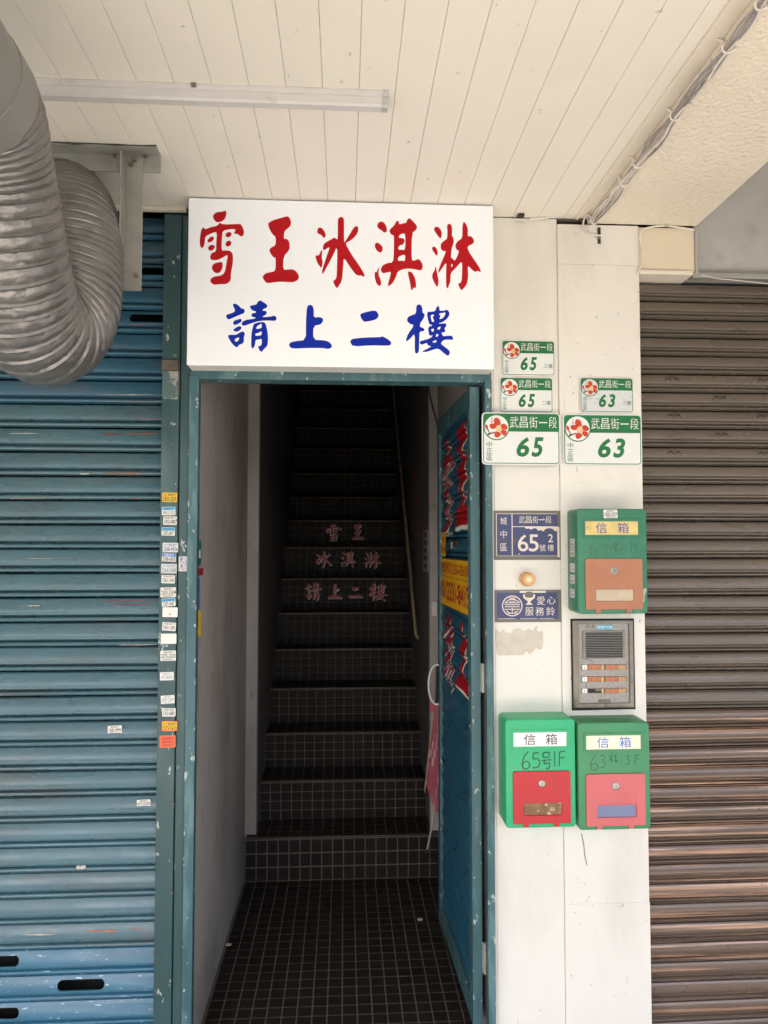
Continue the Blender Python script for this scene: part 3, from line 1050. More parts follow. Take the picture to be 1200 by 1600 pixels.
# local x runs from the hinge to the free edge, local +y is the face seen from the passage
dbox('stile', 0.0, 0.046, -THK, 0.0, DZ0, DZ1, M['teal_worn'])
dbox('stile', DW - 0.046, DW, -THK, 0.0, DZ0, DZ1, M['teal_worn'])
dbox('top_rail', 0.0465, DW - 0.0465, -THK, -0.001, DZ1 - 0.066, DZ1, M['teal_worn'])
dbox('bottom_rail', 0.0465, DW - 0.0465, -THK, -0.001, DZ0, DZ0 + 0.07, M['teal_worn'])
dbox('bead', 0.0465, 0.054, -0.012, -0.002, DZ0 + 0.071, DZ1 - 0.067, M['teal_worn'])
dbox('bead', DW - 0.054, DW - 0.0465, -0.012, -0.002, DZ0 + 0.071, DZ1 - 0.067, M['teal_worn'])
dbox('back_panel', 0.047, DW - 0.047, -THK + 0.002, -THK + 0.004, DZ0 + 0.05, DZ1 - 0.05, M['black'], 0)
g1 = PX(728.5, 707.5, 0.402).z
g2 = PX(728.5, 807, 0.402).z
DP = (g1 - g2) / 3
D_OFF = -0.0215
zz = g1
while zz + DP < DZ1 - 0.066 + DP * 0.9:
    zz += DP
d_rows = []
dm = [slat_mesh('slat', slat_geo(0.054, DW - 0.054, DP, BLUE_PROF, segs=6, seed=k + 80, amp=0.0004, sgn=1), M['door_slat']) for k in range(3)]
while zz > DZ0 + 0.05:
    d_rows.append(zz)
    put(dm[len(d_rows) % 3], 'slat', door, (0, D_OFF, zz))
    zz -= DP


def on_slats(name, mesh2d, m, lift=0.0007, least=0.0):
    """flat print laid over the slats of the door: reading direction runs from the free edge to the hinge"""
    vs, fs = mesh2d
    bm = bmesh.new()
    bv = [bm.verts.new((u, v, 0)) for u, v in vs]
    for f in fs:
        try:
            bm.faces.new([bv[i] for i in f])
        except ValueError:
            pass
    lo, hi = min(v for u, v in vs), max(v for u, v in vs)
    for zr in d_rows:
        for t, d in BLUE_PROF:
            zc = zr - t * DP
            if lo < zc < hi:
                g = list(bm.verts) + list(bm.edges) + list(bm.faces)
                bmesh.ops.bisect_plane(bm, geom=g, plane_co=(0, zc, 0), plane_no=(0, 1, 0))
    out = []
    for v in bm.verts:
        u, z_ = v.co.x, v.co.y
        row = next((r for r in d_rows if r >= z_ >= r - DP), d_rows[-1])
        t = (row - z_) / DP
        out.append((DW - u, D_OFF + max(prof_depth(BLUE_PROF, t), least) + lift, z_))
    bm.verts.index_update()
    fl_ = [tuple(v.index for v in f.verts) for f in bm.faces]
    bm.free()
    o = dlink(name, out, fl_, m)
    return o

# ------------------------------------------------------------------ brush lettering, as outlines: (origin x, origin y, zoom, outlines and holes)
G = {}
G['xue'] = (300, 325, 12, [
    [(645, 75), (625, 45), (575, 70), (470, 78), (415, 110), (390, 165), (410, 215), (450, 262), (500, 272), (570, 250), (620, 205), (645, 130)],
    [(215, 358), (250, 405), (340, 365), (470, 335), (525, 272), (572, 312), (890, 300), (915, 305), (955, 370), (978, 450), (965, 515), (928, 538), (890, 515), (840, 482), (780, 488), (825, 400), (740, 395), (575, 425), (562, 560), (552, 805), (640, 795), (700, 800), (745, 830), (768, 880), (770, 1000), (745, 1150), (728, 1250), (730, 1345), (690, 1400), (630, 1430), (500, 1430), (430, 1443), (370, 1415), (338, 1360), (365, 1315), (420, 1285), (540, 1270), (600, 1225), (630, 1150), (650, 1000), (672, 905), (655, 882), (580, 930), (500, 970), (420, 982), (350, 965), (340, 920), (360, 850), (455, 812), (455, 650), (470, 448), (380, 470), (250, 530), (240, 650), (220, 730), (187, 757), (155, 720), (142, 640), (160, 480), (180, 400)],
    [(385, 530), (415, 560), (410, 590), (370, 635), (310, 650), (288, 625), (300, 590), (345, 545)],
    [(380, 690), (430, 710), (425, 750), (390, 795), (345, 805), (305, 775), (300, 740), (340, 700)],
    [(690, 445), (735, 460), (745, 500), (715, 545), (660, 553), (630, 525), (632, 480)],
    [(690, 608), (735, 630), (738, 680), (700, 720), (655, 725), (625, 690), (640, 640)],
    [(550, 1010), (572, 1030), (577, 1090), (560, 1160), (520, 1215), (460, 1225), (405, 1195), (370, 1130), (385, 1070), (430, 1035)]])
G['wang'] = (400, 325, 12.31, [
    [(235, 290), (330, 235), (470, 195), (610, 155), (655, 200), (677, 280), (662, 350), (590, 410), (545, 455), (532, 602), (590, 590), (635, 640), (652, 735), (638, 815), (530, 935), (520, 1195), (640, 1180), (720, 1182), (780, 1225), (828, 1305), (815, 1380), (730, 1425), (640, 1428), (500, 1418), (380, 1425), (240, 1447), (185, 1430), (130, 1350), (135, 1305), (185, 1255), (290, 1235), (375, 1208), (380, 955), (345, 957), (290, 895), (252, 815), (290, 760), (380, 718), (380, 555), (320, 510), (260, 410), (240, 350)]])
G['bing'] = (480, 325, 12, [
    [(190, 480), (190, 410), (210, 375), (245, 365), (285, 385), (325, 440), (348, 500), (340, 545), (312, 562), (285, 535), (250, 495)],
    [(275, 778), (285, 800), (270, 920), (290, 1010), (275, 1115), (255, 1115), (200, 1050), (158, 940), (158, 895), (190, 885), (212, 900)],
    [(580, 190), (640, 165), (675, 180), (692, 240), (690, 640), (705, 640), (800, 490), (865, 380), (908, 335), (955, 355), (958, 420), (935, 490), (870, 565), (790, 625), (718, 660), (760, 750), (850, 900), (960, 1055), (1085, 1260), (1048, 1298), (1020, 1265), (960, 1268), (900, 1240), (800, 1100), (685, 925), (675, 1100), (650, 1370), (600, 1450), (560, 1508), (525, 1470), (480, 1370), (550, 1330), (560, 1100), (565, 710), (480, 900), (400, 1050), (298, 1235), (275, 1225), (290, 1130), (370, 890), (425, 735), (380, 750), (320, 797), (295, 770), (295, 720), (325, 660), (410, 610), (475, 575), (510, 552), (570, 600), (575, 450), (572, 300)]])
G['qi'] = (575, 325, 11.43, [
    [(160, 325), (180, 270), (225, 240), (280, 255), (320, 310), (342, 380), (335, 425), (292, 445), (250, 405), (190, 370)],
    [(120, 690), (130, 630), (160, 615), (215, 645), (258, 690), (262, 740), (245, 790), (205, 798), (150, 755)],
    [(190, 1048), (195, 1100), (185, 1190), (225, 1280), (238, 1345), (220, 1390), (195, 1393), (150, 1350), (120, 1240), (120, 1150), (130, 1140), (155, 1155)],
    [(385, 390), (470, 310), (500, 250), (525, 225), (550, 245), (555, 297), (640, 272), (680, 270), (700, 215), (735, 175), (800, 235), (860, 300), (877, 340), (862, 390), (785, 448), (775, 935), (830, 942), (890, 910), (930, 930), (965, 985), (980, 1040), (965, 1100), (930, 1118), (830, 1092), (720, 1080), (620, 1095), (530, 1135), (500, 1230), (450, 1330), (400, 1380), (360, 1395), (355, 1370), (380, 1270), (415, 1135), (330, 1155), (265, 1168), (235, 1130), (230, 1085), (260, 1025), (340, 985), (450, 970), (460, 800), (465, 520), (455, 490), (415, 475), (385, 430)],
    [(668, 460), (610, 458), (565, 480), (545, 535), (620, 538), (650, 560), (655, 600), (625, 655), (575, 665), (545, 695), (540, 745), (600, 747), (665, 752)],
    [(540, 870), (665, 825), (662, 950), (600, 940), (532, 948)],
    [(710, 1135), (760, 1135), (800, 1170), (840, 1250), (858, 1340), (855, 1438), (822, 1415), (785, 1475), (768, 1455), (750, 1330), (720, 1200)]])
G['lin'] = (665, 335, 12, [
    [(155, 285), (170, 245), (210, 228), (255, 250), (295, 310), (305, 380), (283, 465), (230, 400), (185, 340)],
    [(120, 655), (125, 620), (160, 600), (200, 630), (225, 690), (225, 750), (212, 785), (165, 725)],
    [(192, 965), (200, 1020), (220, 1120), (242, 1230), (235, 1330), (218, 1362), (180, 1320), (125, 1195), (125, 1140), (135, 1100), (160, 1070)],
    [(400, 240), (410, 195), (440, 175), (475, 190), (498, 250), (490, 410), (515, 425), (530, 490), (520, 560), (490, 630), (472, 810), (495, 820), (548, 875), (600, 770), (628, 685), (590, 675), (560, 620), (558, 570), (600, 500), (688, 450), (690, 220), (712, 128), (765, 190), (795, 280), (788, 415), (840, 405), (885, 440), (910, 500), (895, 545), (780, 605), (810, 700), (890, 820), (1000, 980), (1035, 1060), (1030, 1085), (965, 1055), (932, 1085), (860, 1030), (790, 955), (798, 1150), (785, 1280), (740, 1360), (675, 1427), (640, 1385), (605, 1300), (670, 1275), (685, 1100), (685, 868), (570, 1000), (468, 1105), (465, 1260), (430, 1350), (412, 1395), (385, 1350), (382, 1100), (390, 890), (320, 1000), (240, 1100), (232, 1080), (270, 960), (340, 800), (385, 685), (335, 690), (290, 660), (282, 600), (290, 545), (340, 500), (405, 460), (410, 300)],
    [(478, 920), (515, 955), (480, 1000)]])
G['qing'] = (345, 465, 12, [
    [(225, 130), (240, 115), (280, 115), (340, 150), (380, 205), (410, 200), (440, 225), (455, 260), (430, 295), (330, 335), (240, 375), (150, 412), (115, 395), (97, 350), (110, 320), (180, 300), (250, 275), (270, 235), (240, 180)],
    [(375, 393), (395, 430), (380, 460), (330, 490), (270, 518), (235, 500), (228, 470), (250, 435), (310, 415)],
    [(350, 532), (385, 550), (388, 580), (350, 620), (295, 643), (255, 630), (230, 605), (280, 565)],
    [(400, 635), (435, 645), (455, 685), (430, 740), (435, 850), (325, 895), (320, 935), (265, 920), (200, 850), (135, 740), (140, 705), (180, 698), (290, 700), (340, 665)],
    [(350, 745), (335, 800), (292, 838), (252, 795), (290, 760)],
    [(735, 48), (790, 80), (860, 125), (878, 170), (850, 195), (795, 220), (780, 248), (850, 250), (865, 290), (840, 325), (790, 350), (785, 370), (940, 358), (990, 338), (1030, 355), (1050, 390), (1030, 430), (995, 438), (900, 430), (780, 432), (650, 458), (550, 490), (445, 530), (400, 520), (388, 490), (410, 450), (470, 420), (560, 405), (630, 398), (660, 375), (590, 365), (570, 330), (590, 295), (660, 285), (660, 260), (600, 245), (560, 205), (540, 170), (570, 148), (670, 130), (690, 85)],
    [(625, 485), (740, 458), (810, 460), (840, 490), (870, 600), (888, 740), (878, 900), (815, 960), (765, 1025), (725, 990), (695, 915), (745, 905), (768, 870), (768, 770), (720, 785), (650, 795), (645, 870), (620, 940), (597, 960), (568, 915), (570, 760), (580, 640), (600, 550)],
    [(768, 485), (768, 575), (660, 590), (670, 550), (710, 515)],
    [(768, 625), (768, 710), (650, 720), (648, 675), (700, 665)]])
G['shang'] = (445, 465, 6.667, [
    [(235, 90), (260, 75), (290, 85), (303, 130), (300, 208), (370, 202), (398, 220), (400, 245), (375, 280), (298, 295), (296, 440), (410, 445), (460, 460), (492, 495), (485, 525), (445, 537), (400, 525), (250, 525), (75, 533), (40, 498), (55, 470), (100, 455), (220, 443), (220, 250), (228, 130)]])
G['er'] = (445, 465, 6.667, [
    [(785, 170), (850, 150), (920, 135), (955, 140), (978, 180), (970, 210), (935, 235), (840, 253), (815, 245), (790, 205)],
    [(680, 465), (690, 440), (715, 428), (850, 415), (1000, 412), (1015, 402), (1070, 430), (1110, 465), (1105, 490), (1080, 502), (900, 497), (712, 510)]])
G['lou'] = (625, 465, 12, [
    [(305, 170), (325, 135), (370, 128), (400, 150), (420, 210), (420, 285), (455, 300), (465, 335), (430, 410), (380, 480), (370, 550), (430, 565), (465, 605), (430, 635), (365, 632), (360, 820), (355, 1020), (305, 1055), (275, 1020), (278, 670), (200, 760), (125, 825), (108, 800), (150, 680), (265, 518), (200, 500), (145, 460), (130, 415), (150, 365), (200, 338), (270, 315), (300, 290)],
    [(505, 300), (530, 262), (570, 268), (660, 255), (680, 190), (710, 150), (735, 180), (740, 248), (830, 248), (860, 228), (900, 240), (930, 290), (915, 350), (870, 410), (800, 460), (720, 485), (740, 492), (850, 480), (875, 510), (860, 545), (830, 585), (850, 610), (845, 645), (770, 660), (800, 700), (805, 725), (950, 712), (985, 730), (998, 770), (985, 795), (900, 785), (820, 795), (785, 830), (765, 870), (850, 930), (920, 990), (937, 1030), (915, 1085), (890, 1092), (830, 1050), (760, 985), (700, 955), (600, 985), (500, 1020), (410, 1020), (440, 995), (520, 955), (590, 915), (540, 905), (505, 870), (505, 848), (450, 870), (410, 885), (375, 865), (366, 830), (400, 810), (520, 780), (590, 745), (618, 700), (565, 722), (545, 690), (530, 620), (530, 560), (560, 540), (605, 522), (585, 505), (560, 515), (535, 460), (515, 380)],
    [(570, 345), (600, 318), (645, 325), (620, 350), (615, 385), (640, 430), (630, 455), (600, 460)],
    [(850, 270), (845, 330), (800, 390), (730, 405), (765, 350), (725, 310), (760, 290), (820, 288)],
    [(580, 595), (635, 578), (632, 640), (600, 640)],
    [(700, 565), (762, 540), (755, 580), (730, 605), (705, 600)],
    [(680, 680), (720, 690), (715, 720), (672, 745)],
    [(690, 795), (670, 850), (598, 835), (640, 810)]])


def glyph(name):
    """filled brush character in photo pixels (v upwards)"""
    if ('g', name) not in _cache:
        ox, oy, s, polys = G[name]
        _cache[('g', name)] = outline_2d([chaikin([(ox + u / s, -(oy + v / s)) for u, v in p]) for p in polys])
    return _cache[('g', name)]


# ------------------------------------------------------------------ shop sign
YS = -0.088
sx0, sx1 = P(293, 440, YS).x, P(771.5, 450, YS).x
sz0, sz1 = P(530, 573.5, YS).z, P(530, 315, YS).z
sign = thing('shop_sign', 'white box sign with red and blue brush characters above the doorway', 'sign', ((sx0 + sx1) / 2, 0, sz0))
MB().box(sx0, sx1, YS, YS + 0.006, sz0, sz1, 0.0030).build('face', M['sign'], sign)
MB().box(sx0 + 0.0008, sx1 - 0.0008, YS + 0.0063, 0.010, sz0 + 0.0008, sz1 - 0.0005, 0.002).build('casing', M['sign_edge'], sign)
for g in ('xue', 'wang', 'bing', 'qi', 'lin', 'qing', 'shang', 'er', 'lou'):
    vs, fs = glyph(g)
    pts = []
    for u, v in vs:
        q = P(u, -v, YS)
        pts.append((q.x, YS - 0.0005, q.z))
    link('character', pts, fs, M['red'] if g in ('xue', 'wang', 'bing', 'qi', 'lin') else M['blue'], sign)

# characters on the stair risers
for k, row in ((8, (('xue', 508.5, 533, 818.5, 845), ('wang', 549, 568.5, 819, 843))),
               (7, (('bing', 492.5, 519, 861, 887.5), ('qi', 532, 555.5, 861, 886), ('lin', 569, 595.5, 861, 887.5))),
               (6, (('qing', 476, 502.5, 909.5, 938.5), ('shang', 511.5, 534, 912, 935.5), ('er', 544, 566, 917, 934), ('lou', 576, 604, 911, 939)))):
    for g, a, b, c, d in row:
        q0, q1 = P(a, d, YN[k]), P(b, c, YN[k])
        sh = 0.004
        w, h = q1.x - q0.x, q1.z - q0.z
        m2 = fit_2d(glyph(g), q0.x + sh, q1.x + sh, q0.z - sh, q1.z - sh)
        link('character_shadow', [(u, YN[k] - 0.0029, v) for u, v in m2[0]], m2[1], M['off_white'], step_objs[k])
        m2 = fit_2d(glyph(g), q0.x, q1.x, q0.z, q1.z)
        link('character', [(u, YN[k] - 0.0034, v) for u, v in m2[0]], m2[1], M['door_red'], step_objs[k])

# lettering, stickers, latch and handle on the door
WG = (('xue', 0.075, 0.285, 1.615, 1.985), ('wang', 0.335, 0.60, 1.63, 2.0), ('qing', 0.10, 0.29, 1.02, 1.31), ('shang', 0.345, 0.58, 1.06, 1.30))
for g, a, b, c, d in WG:
    m2 = fit_2d(glyph(g), a + 0.014, b + 0.014, c - 0.016, d - 0.016)
    on_slats('character_shadow', m2, M['off_white'], 0.0006)
    m2 = fit_2d(glyph(g), a, b, c, d)
    on_slats('character', m2, M['door_red'], 0.0011)


def rect2(u0, u1, v0, v1):
    return [(u0, v0), (u1, v0), (u1, v1), (u0, v1)], [(0, 1, 2, 3)]


zt, zm, zb_ = 1.57 - 0.058, 1.57 - 0.125, 1.57 - 0.240
on_slats('hours_sticker', rect2(0.045, 0.60, zm, zt), M['yellow_door'], 0.0016, 0.0125)
on_slats('phone_sticker', rect2(0.045, 0.60, zb_, zm - 0.002), M['yellow_door'], 0.0018, 0.0125)
on_slats('small_sticker', rect2(0.035, 0.155, 1.57 - 0.050, 1.57 + 0.046), M['yellow_door'], 0.0021, 0.0125)
on_slats('lettering', fit_2d(text_2d('營業時間'), 0.062, 0.245, zm + 0.012, zt - 0.014), M['ink_red'], 0.0024, 0.0125)
on_slats('lettering', fit_2d(text_2d('12:00-20:00', bold=0.01), 0.262, 0.59, zm + 0.012, zt - 0.016), M['ink_red'], 0.0024, 0.0125)
on_slats('lettering', fit_2d(text_2d('電話:'), 0.06, 0.17, zb_ + 0.026, zm - 0.018), M['ink_red'], 0.0026, 0.0125)
on_slats('lettering', fit_2d(text_2d('2331-8415', bold=0.025), 0.18, 0.59, zb_ + 0.022, zm - 0.018), M['ink_red'], 0.0026, 0.0125)
for i, s_ in enumerate(('外面', '客滿', '請上', '二樓')):
    c = 0.052 + 0.026 * i
    for j, ch in enumerate(s_):
        on_slats('lettering', fit_2d(text_2d(ch), c, c + 0.02, 1.57 + 0.006 - 0.042 * j, 1.57 + 0.03 - 0.042 * j), M['ink_red'], 0.0028, 0.0125)
ul = DW - (PX(705, 852, 0.397).y - 0.022)
zl2 = PX(705, 852, 0.397).z
lu = DW - ul
dbox('latch_plate', lu - 0.075, lu + 0.05, D_OFF + 0.010, D_OFF + 0.0155, zl2 - 0.019, zl2 + 0.019, M['dark_metal'], 0.003)
dbox('latch', lu - 0.0, lu + 0.046, D_OFF + 0.0157, D_OFF + 0.024, zl2 - 0.016, zl2 + 0.016, M['chrome'], 0.006)
ua = 0.628
za, zb3 = 1.075, 0.915
pts = [Vector((ua, -0.004, za)), Vector((ua, 0.018, za - 0.004)), Vector((ua, 0.036, za - 0.035)), Vector((ua, 0.042, (za + zb3) / 2)), Vector((ua, 0.036, zb3 + 0.035)),
       Vector((ua, 0.018, zb3 + 0.004)), Vector((ua, -0.004, zb3))]
b = MB().tube(catmull(pts, 6), 0.0042, 8)
dlink('pull_handle', b.v, b.f, M['wire_white'], 60)
b = MB().lathe([(0.008, 0), (0.008, 0.004), (0.004, 0.005)], lambda u, v, h: Vector((0.022 + u, 0.0 + h, 0.98 + v)), 12)
dlink('keyhole_cover', b.v, b.f, M['bolt'], 50)
for py in (1060, 1500):
    z_ = P(754, py, 0.01).z
    b = MB().box(-0.002, 0.004, -THK - 0.014, -THK + 0.001, z_ - 0.046, z_ + 0.046, 0.001)
    dlink('hinge', b.v, b.f, M['steel'])
    b = MB().tube([Vector((-0.006, -THK - 0.0065, z_ - 0.046)), Vector((-0.006, -THK - 0.0065, z_ + 0.046))], 0.0055, 10)
    dlink('hinge', b.v, b.f, M['steel'], 50)


# ------------------------------------------------------------------ stickers
def sticker(px, py, wpx, hpx, label, base, lines, ang_=0.0, y=-0.0126, header=None, border=None, vertical=False, group='small stickers stuck on the shutter rail'):
    c = P(px, py, y)
    s = (y + DIST) / F_PX * 1.0
    w, h = wpx * s, hpx * s
    if vertical:
        w, h = h, w
    t = thing('sticker', label, 'sticker', (c.x, y, c.z), group)
    rt = R(ang_ + (90 if vertical else 0))
    ca, sa = math.cos(rt), math.sin(rt)

    def mp(u, v, k):
        return Vector((c.x + u * ca - v * sa, y - k, c.z + u * sa + v * ca))
    MB().prism(rrect(-w / 2, w / 2, -h / 2, h / 2, min(w, h) * 0.07, 2), mp, 0.0, 0.0004).build('paper', M[base], t)
    if border:
        MB().prism(rrect(-w * 0.46, w * 0.46, -h * 0.43, h * 0.43, h * 0.05, 2), mp, 0.0004, 0.0006).build('print_field', M[border], t)
    if header:
        hm, frac = header
        print_flat('header', rect2(-w * 0.48, w * 0.48, h * (0.47 - frac), h * 0.47), mp, M[hm], t, 0.0006)
    for body, v0, v1, w0, mm in lines:
        if body:
            print_flat('lettering', fit_2d(text_2d(body, bold=0.012 if body[0] in '0123456789' else 0.0), -w * w0 / 2, w * w0 / 2, h * v0, h * v1), mp, M[mm], t, 0.0009)
    return t


DOORCO = '電動捲門'
K_ = 'ink'
std = lambda num, mm='ink': [(DOORCO, 0.20, 0.42, 0.78, mm), (num, -0.34, 0.12, 0.86, mm)]
tri = lambda num, mm='ink': [(DOORCO, 0.24, 0.44, 0.6, mm), (num, -0.22, 0.18, 0.9, mm), (DOORCO, -0.44, -0.28, 0.7, mm)]
sticker(265, 777, 22.5, 14.5, 'yellow sticker printed 2303-2559, topmost on the shutter rail', 'yellow', [('中正 ' + DOORCO, 0.12, 0.42, 0.84, K_), ('2303-2559', -0.42, 0.06, 0.9, K_)], -1)
sticker(263.5, 798.5, 20.5, 13, 'white sticker with cyan header printed 0988-217-522', 'paper', [(DOORCO, 0.16, 0.42, 0.6, 'ink_blue'), ('0988-217-522', -0.4, 0.04, 0.86, 'ink_grey')], 1, header=('cyan', 0.36))
sticker(265.7, 813.5, 20.5, 13, 'white sticker printed 2302-6882 between two cyan headed stickers', 'paper', std('2302-6882'), -1)
sticker(263, 830.5, 20, 12.5, 'white sticker with cyan header printed 2307-5647, upper of two alike', 'paper', [(DOORCO, 0.14, 0.42, 0.8, 'ink_blue'), ('2307-5647', -0.42, 0.04, 0.8, K_)], -1, header=('cyan', 0.38))
sticker(266.3, 855.5, 23.5, 14.5, 'white sticker with bold blue number 2368-4934', 'paper', [('宏天' + DOORCO, 0.12, 0.42, 0.85, 'ink_blue'), ('2368-4934', -0.42, 0.06, 0.92, 'ink_blue')], -1)
sticker(264, 871, 21, 12.5, 'white sticker with dark blue header printed 2308-6803', 'paper', [(DOORCO, 0.14, 0.42, 0.7, 'white_label'), ('2308-6803', -0.42, 0.04, 0.9, K_)], -3, header=('azure', 0.38))
sticker(264, 888.5, 23.5, 14.5, 'faded grey sticker printed 2364-2948 in pale letters', 'paper_grey', [('宏天' + DOORCO, 0.12, 0.42, 0.85, 'ink_grey'), ('2364-2948', -0.42, 0.06, 0.9, 'ink_grey')], -1)
sticker(262.7, 905, 20, 12.5, 'white sticker printed 2363-1200, upper of two alike, under the faded grey one', 'paper', std('2363-1200'), -2)
sticker(262.8, 925.5, 23.5, 15, 'white three line sticker printed 2303-2559 halfway down the rail', 'paper', tri('2303-2559'), 1)
sticker(263.5, 941, 20.5, 12, 'tilted white sticker with cyan header printed 2307-5647, lower of two alike', 'paper', [(DOORCO, 0.14, 0.42, 0.8, 'ink_blue'), ('2307-5647', -0.42, 0.04, 0.8, K_)], 5, header=('cyan', 0.38))
sticker(265.8, 956.5, 23, 15, 'blank whitish sticker with a small dark scar', 'paper', [('.', -0.30, -0.12, 0.08, K_)], -1)
sticker(264.2, 979, 20.5, 12.5, 'white sticker printed 2363-1200, lower of two alike, between two blank stickers', 'paper', std('2363-1200'), -4)
sticker(263.5, 998, 23.5, 15.5, 'clean blank white sticker on the rail above a scuffed print', 'paper', [], 0)
sticker(262.7, 1024.5, 23.5, 15.5, 'white sticker with large number 2375-2333', 'paper', tri('2375-2333'), 1)
sticker(260.7, 1056.5, 20.5, 12.5, 'white sticker printed 0917-292-870 on the rail', 'paper', [(DOORCO, 0.18, 0.42, 0.66, 'ink_grey'), ('0917-292-870', -0.36, 0.08, 0.82, 'ink_grey')], 1)
sticker(262, 1093, 20.5, 12.5, 'white three line sticker printed 2303-2559 low on the rail', 'paper', tri('2303-2559', 'ink_grey'), 3)
sticker(264, 1113, 20, 12.5, 'white sticker printed 2302-6882 just over the orange bordered one', 'paper', std('2302-6882'), -1)
sticker(265, 1134.5, 23.5, 15, 'yellow sticker with orange border printed 2375-5633', 'orange', [('中正' + DOORCO, 0.06, 0.38, 0.86, K_), ('2375-5633', -0.40, 0.0, 0.88, K_)], -1, border='yellow')
sticker(262, 1158.5, 24, 18.5, 'faded orange red sticker, lowest on the shutter rail', 'orange', [(DOORCO, 0.12, 0.34, 0.74, 'ink_red'), (DOORCO, -0.14, 0.04, 0.7, 'ink_red'), (DOORCO, -0.38, -0.22, 0.7, 'ink_red')], 1)
sticker(287, 881, 15, 22.5, 'white and blue sticker turned sideways on the narrow cover strip', 'paper', [('宏天' + DOORCO, -0.40, -0.05, 0.85, 'ink_grey'), ('2364-2948', 0.0, 0.44, 0.9, 'ink_blue')], 0, y=-0.0076, vertical=True)
YSL = Y_BLUE - 0.0145
sticker(179.5, 1140.5, 21, 13, 'white sticker printed 2385-9990 on a blue shutter slat', 'paper', tri('2385-9990'), 2, y=YSL, group='small stickers stuck on the blue slats')
sticker(224.5, 1255.5, 20, 11.5, 'white sticker printed 0917-222-870 on a blue shutter slat', 'paper', tri('0917-222-870'), 2, y=YSL, group='small stickers stuck on the blue slats')

# stickers on the passage wall just inside the door frame
for px0, px1, py0, py1, m, label, lines in (
        (306.0, 314.5, 844, 883, 'green', 'green sticker with a white box on the passage wall', [('', 'white_label', 0.55, 0.35, 0.55)]),
        (312.0, 317.5, 887, 898, 'flap_red', 'small red square sticker on the passage wall', []),
        (305.0, 312.0, 903, 951, 'azure', 'tall blue sticker on the passage wall', []),
        (305.0, 314, 953, 992, 'yellow', 'yellow sticker with dark lettering on the passage wall', [])):
    a, b_ = PX(px0, (py0 + py1) / 2, -X_PASS_L + 0.0005), PX(px1, (py0 + py1) / 2, -X_PASS_L + 0.0005)
    y0, y1 = 0.0135 if px0 < 310 else 0.030, max(b_.y, 0.036)
    z0, z1 = PX(px1, py1, -X_PASS_L + 0.0005).z, PX(px1, py0, -X_PASS_L + 0.0005).z
    t = thing('wall_sticker', label, 'sticker', (-X_PASS_L, (y0 + y1) / 2, (z0 + z1) / 2), 'stickers on the passage wall')
    mp = lambda u, v, h: Vector((-X_PASS_L + h, u, v))
    MB().prism(rrect(y0, y1, z0, z1, 0.006, 3), mp, 0.0002, 0.0009).build('film', M[m], t)
    for body, mm, wf, f0, f1 in lines:
        cy = (y0 + y1) / 2
        hw = (y1 - y0) * wf / 2
        hh = z1 - z0
        if mm == 'white_label':
            print_flat('white_field', rect2(cy - hw, cy + hw, z0 + hh * (f0 - 0.06), z0 + hh * (f1 + 0.06)), mp, M['white_label'], t, 0.0012)
        else:
            print_flat('lettering', fit_2d(text_2d(body), cy - hw, cy + hw, z0 + hh * f0, z0 + hh * f1), mp, M[mm], t, 0.0013)
qc, qe = PX(308, 1020, -X_PASS_L + 0.001), PX(312.5, 1020, -X_PASS_L + 0.001)
t = thing('wall_sticker', 'round dark blue and red sticker on the passage wall', 'sticker', (-X_PASS_L, 0.02, qc.z), 'stickers on the passage wall')
mp = lambda u, v, h: Vector((-X_PASS_L + h, u, qc.z + v))
half = [(0.0136, -0.072)] + [(0.0136 + 0.030 * math.cos(R(a)), 0.072 * math.sin(R(a))) for a in range(-80, 81, 10)] + [(0.0136, 0.072)]
MB().prism(half, mp, 0.0002, 0.0009).build('film', M['azure'], t)
print_flat('black_cap', outline_2d([[p_ for p_ in half if p_[1] > 0.034]]), mp, M['ink'], t, 0.0012)
print_flat('red_cap', outline_2d([[p_ for p_ in half if p_[1] < -0.038]]), mp, M['flap_red'], t, 0.0012)
print_flat('white_stripe', rect2(0.0135, 0.036, -0.016, 0.010), mp, M['white_label'], t, 0.0013)


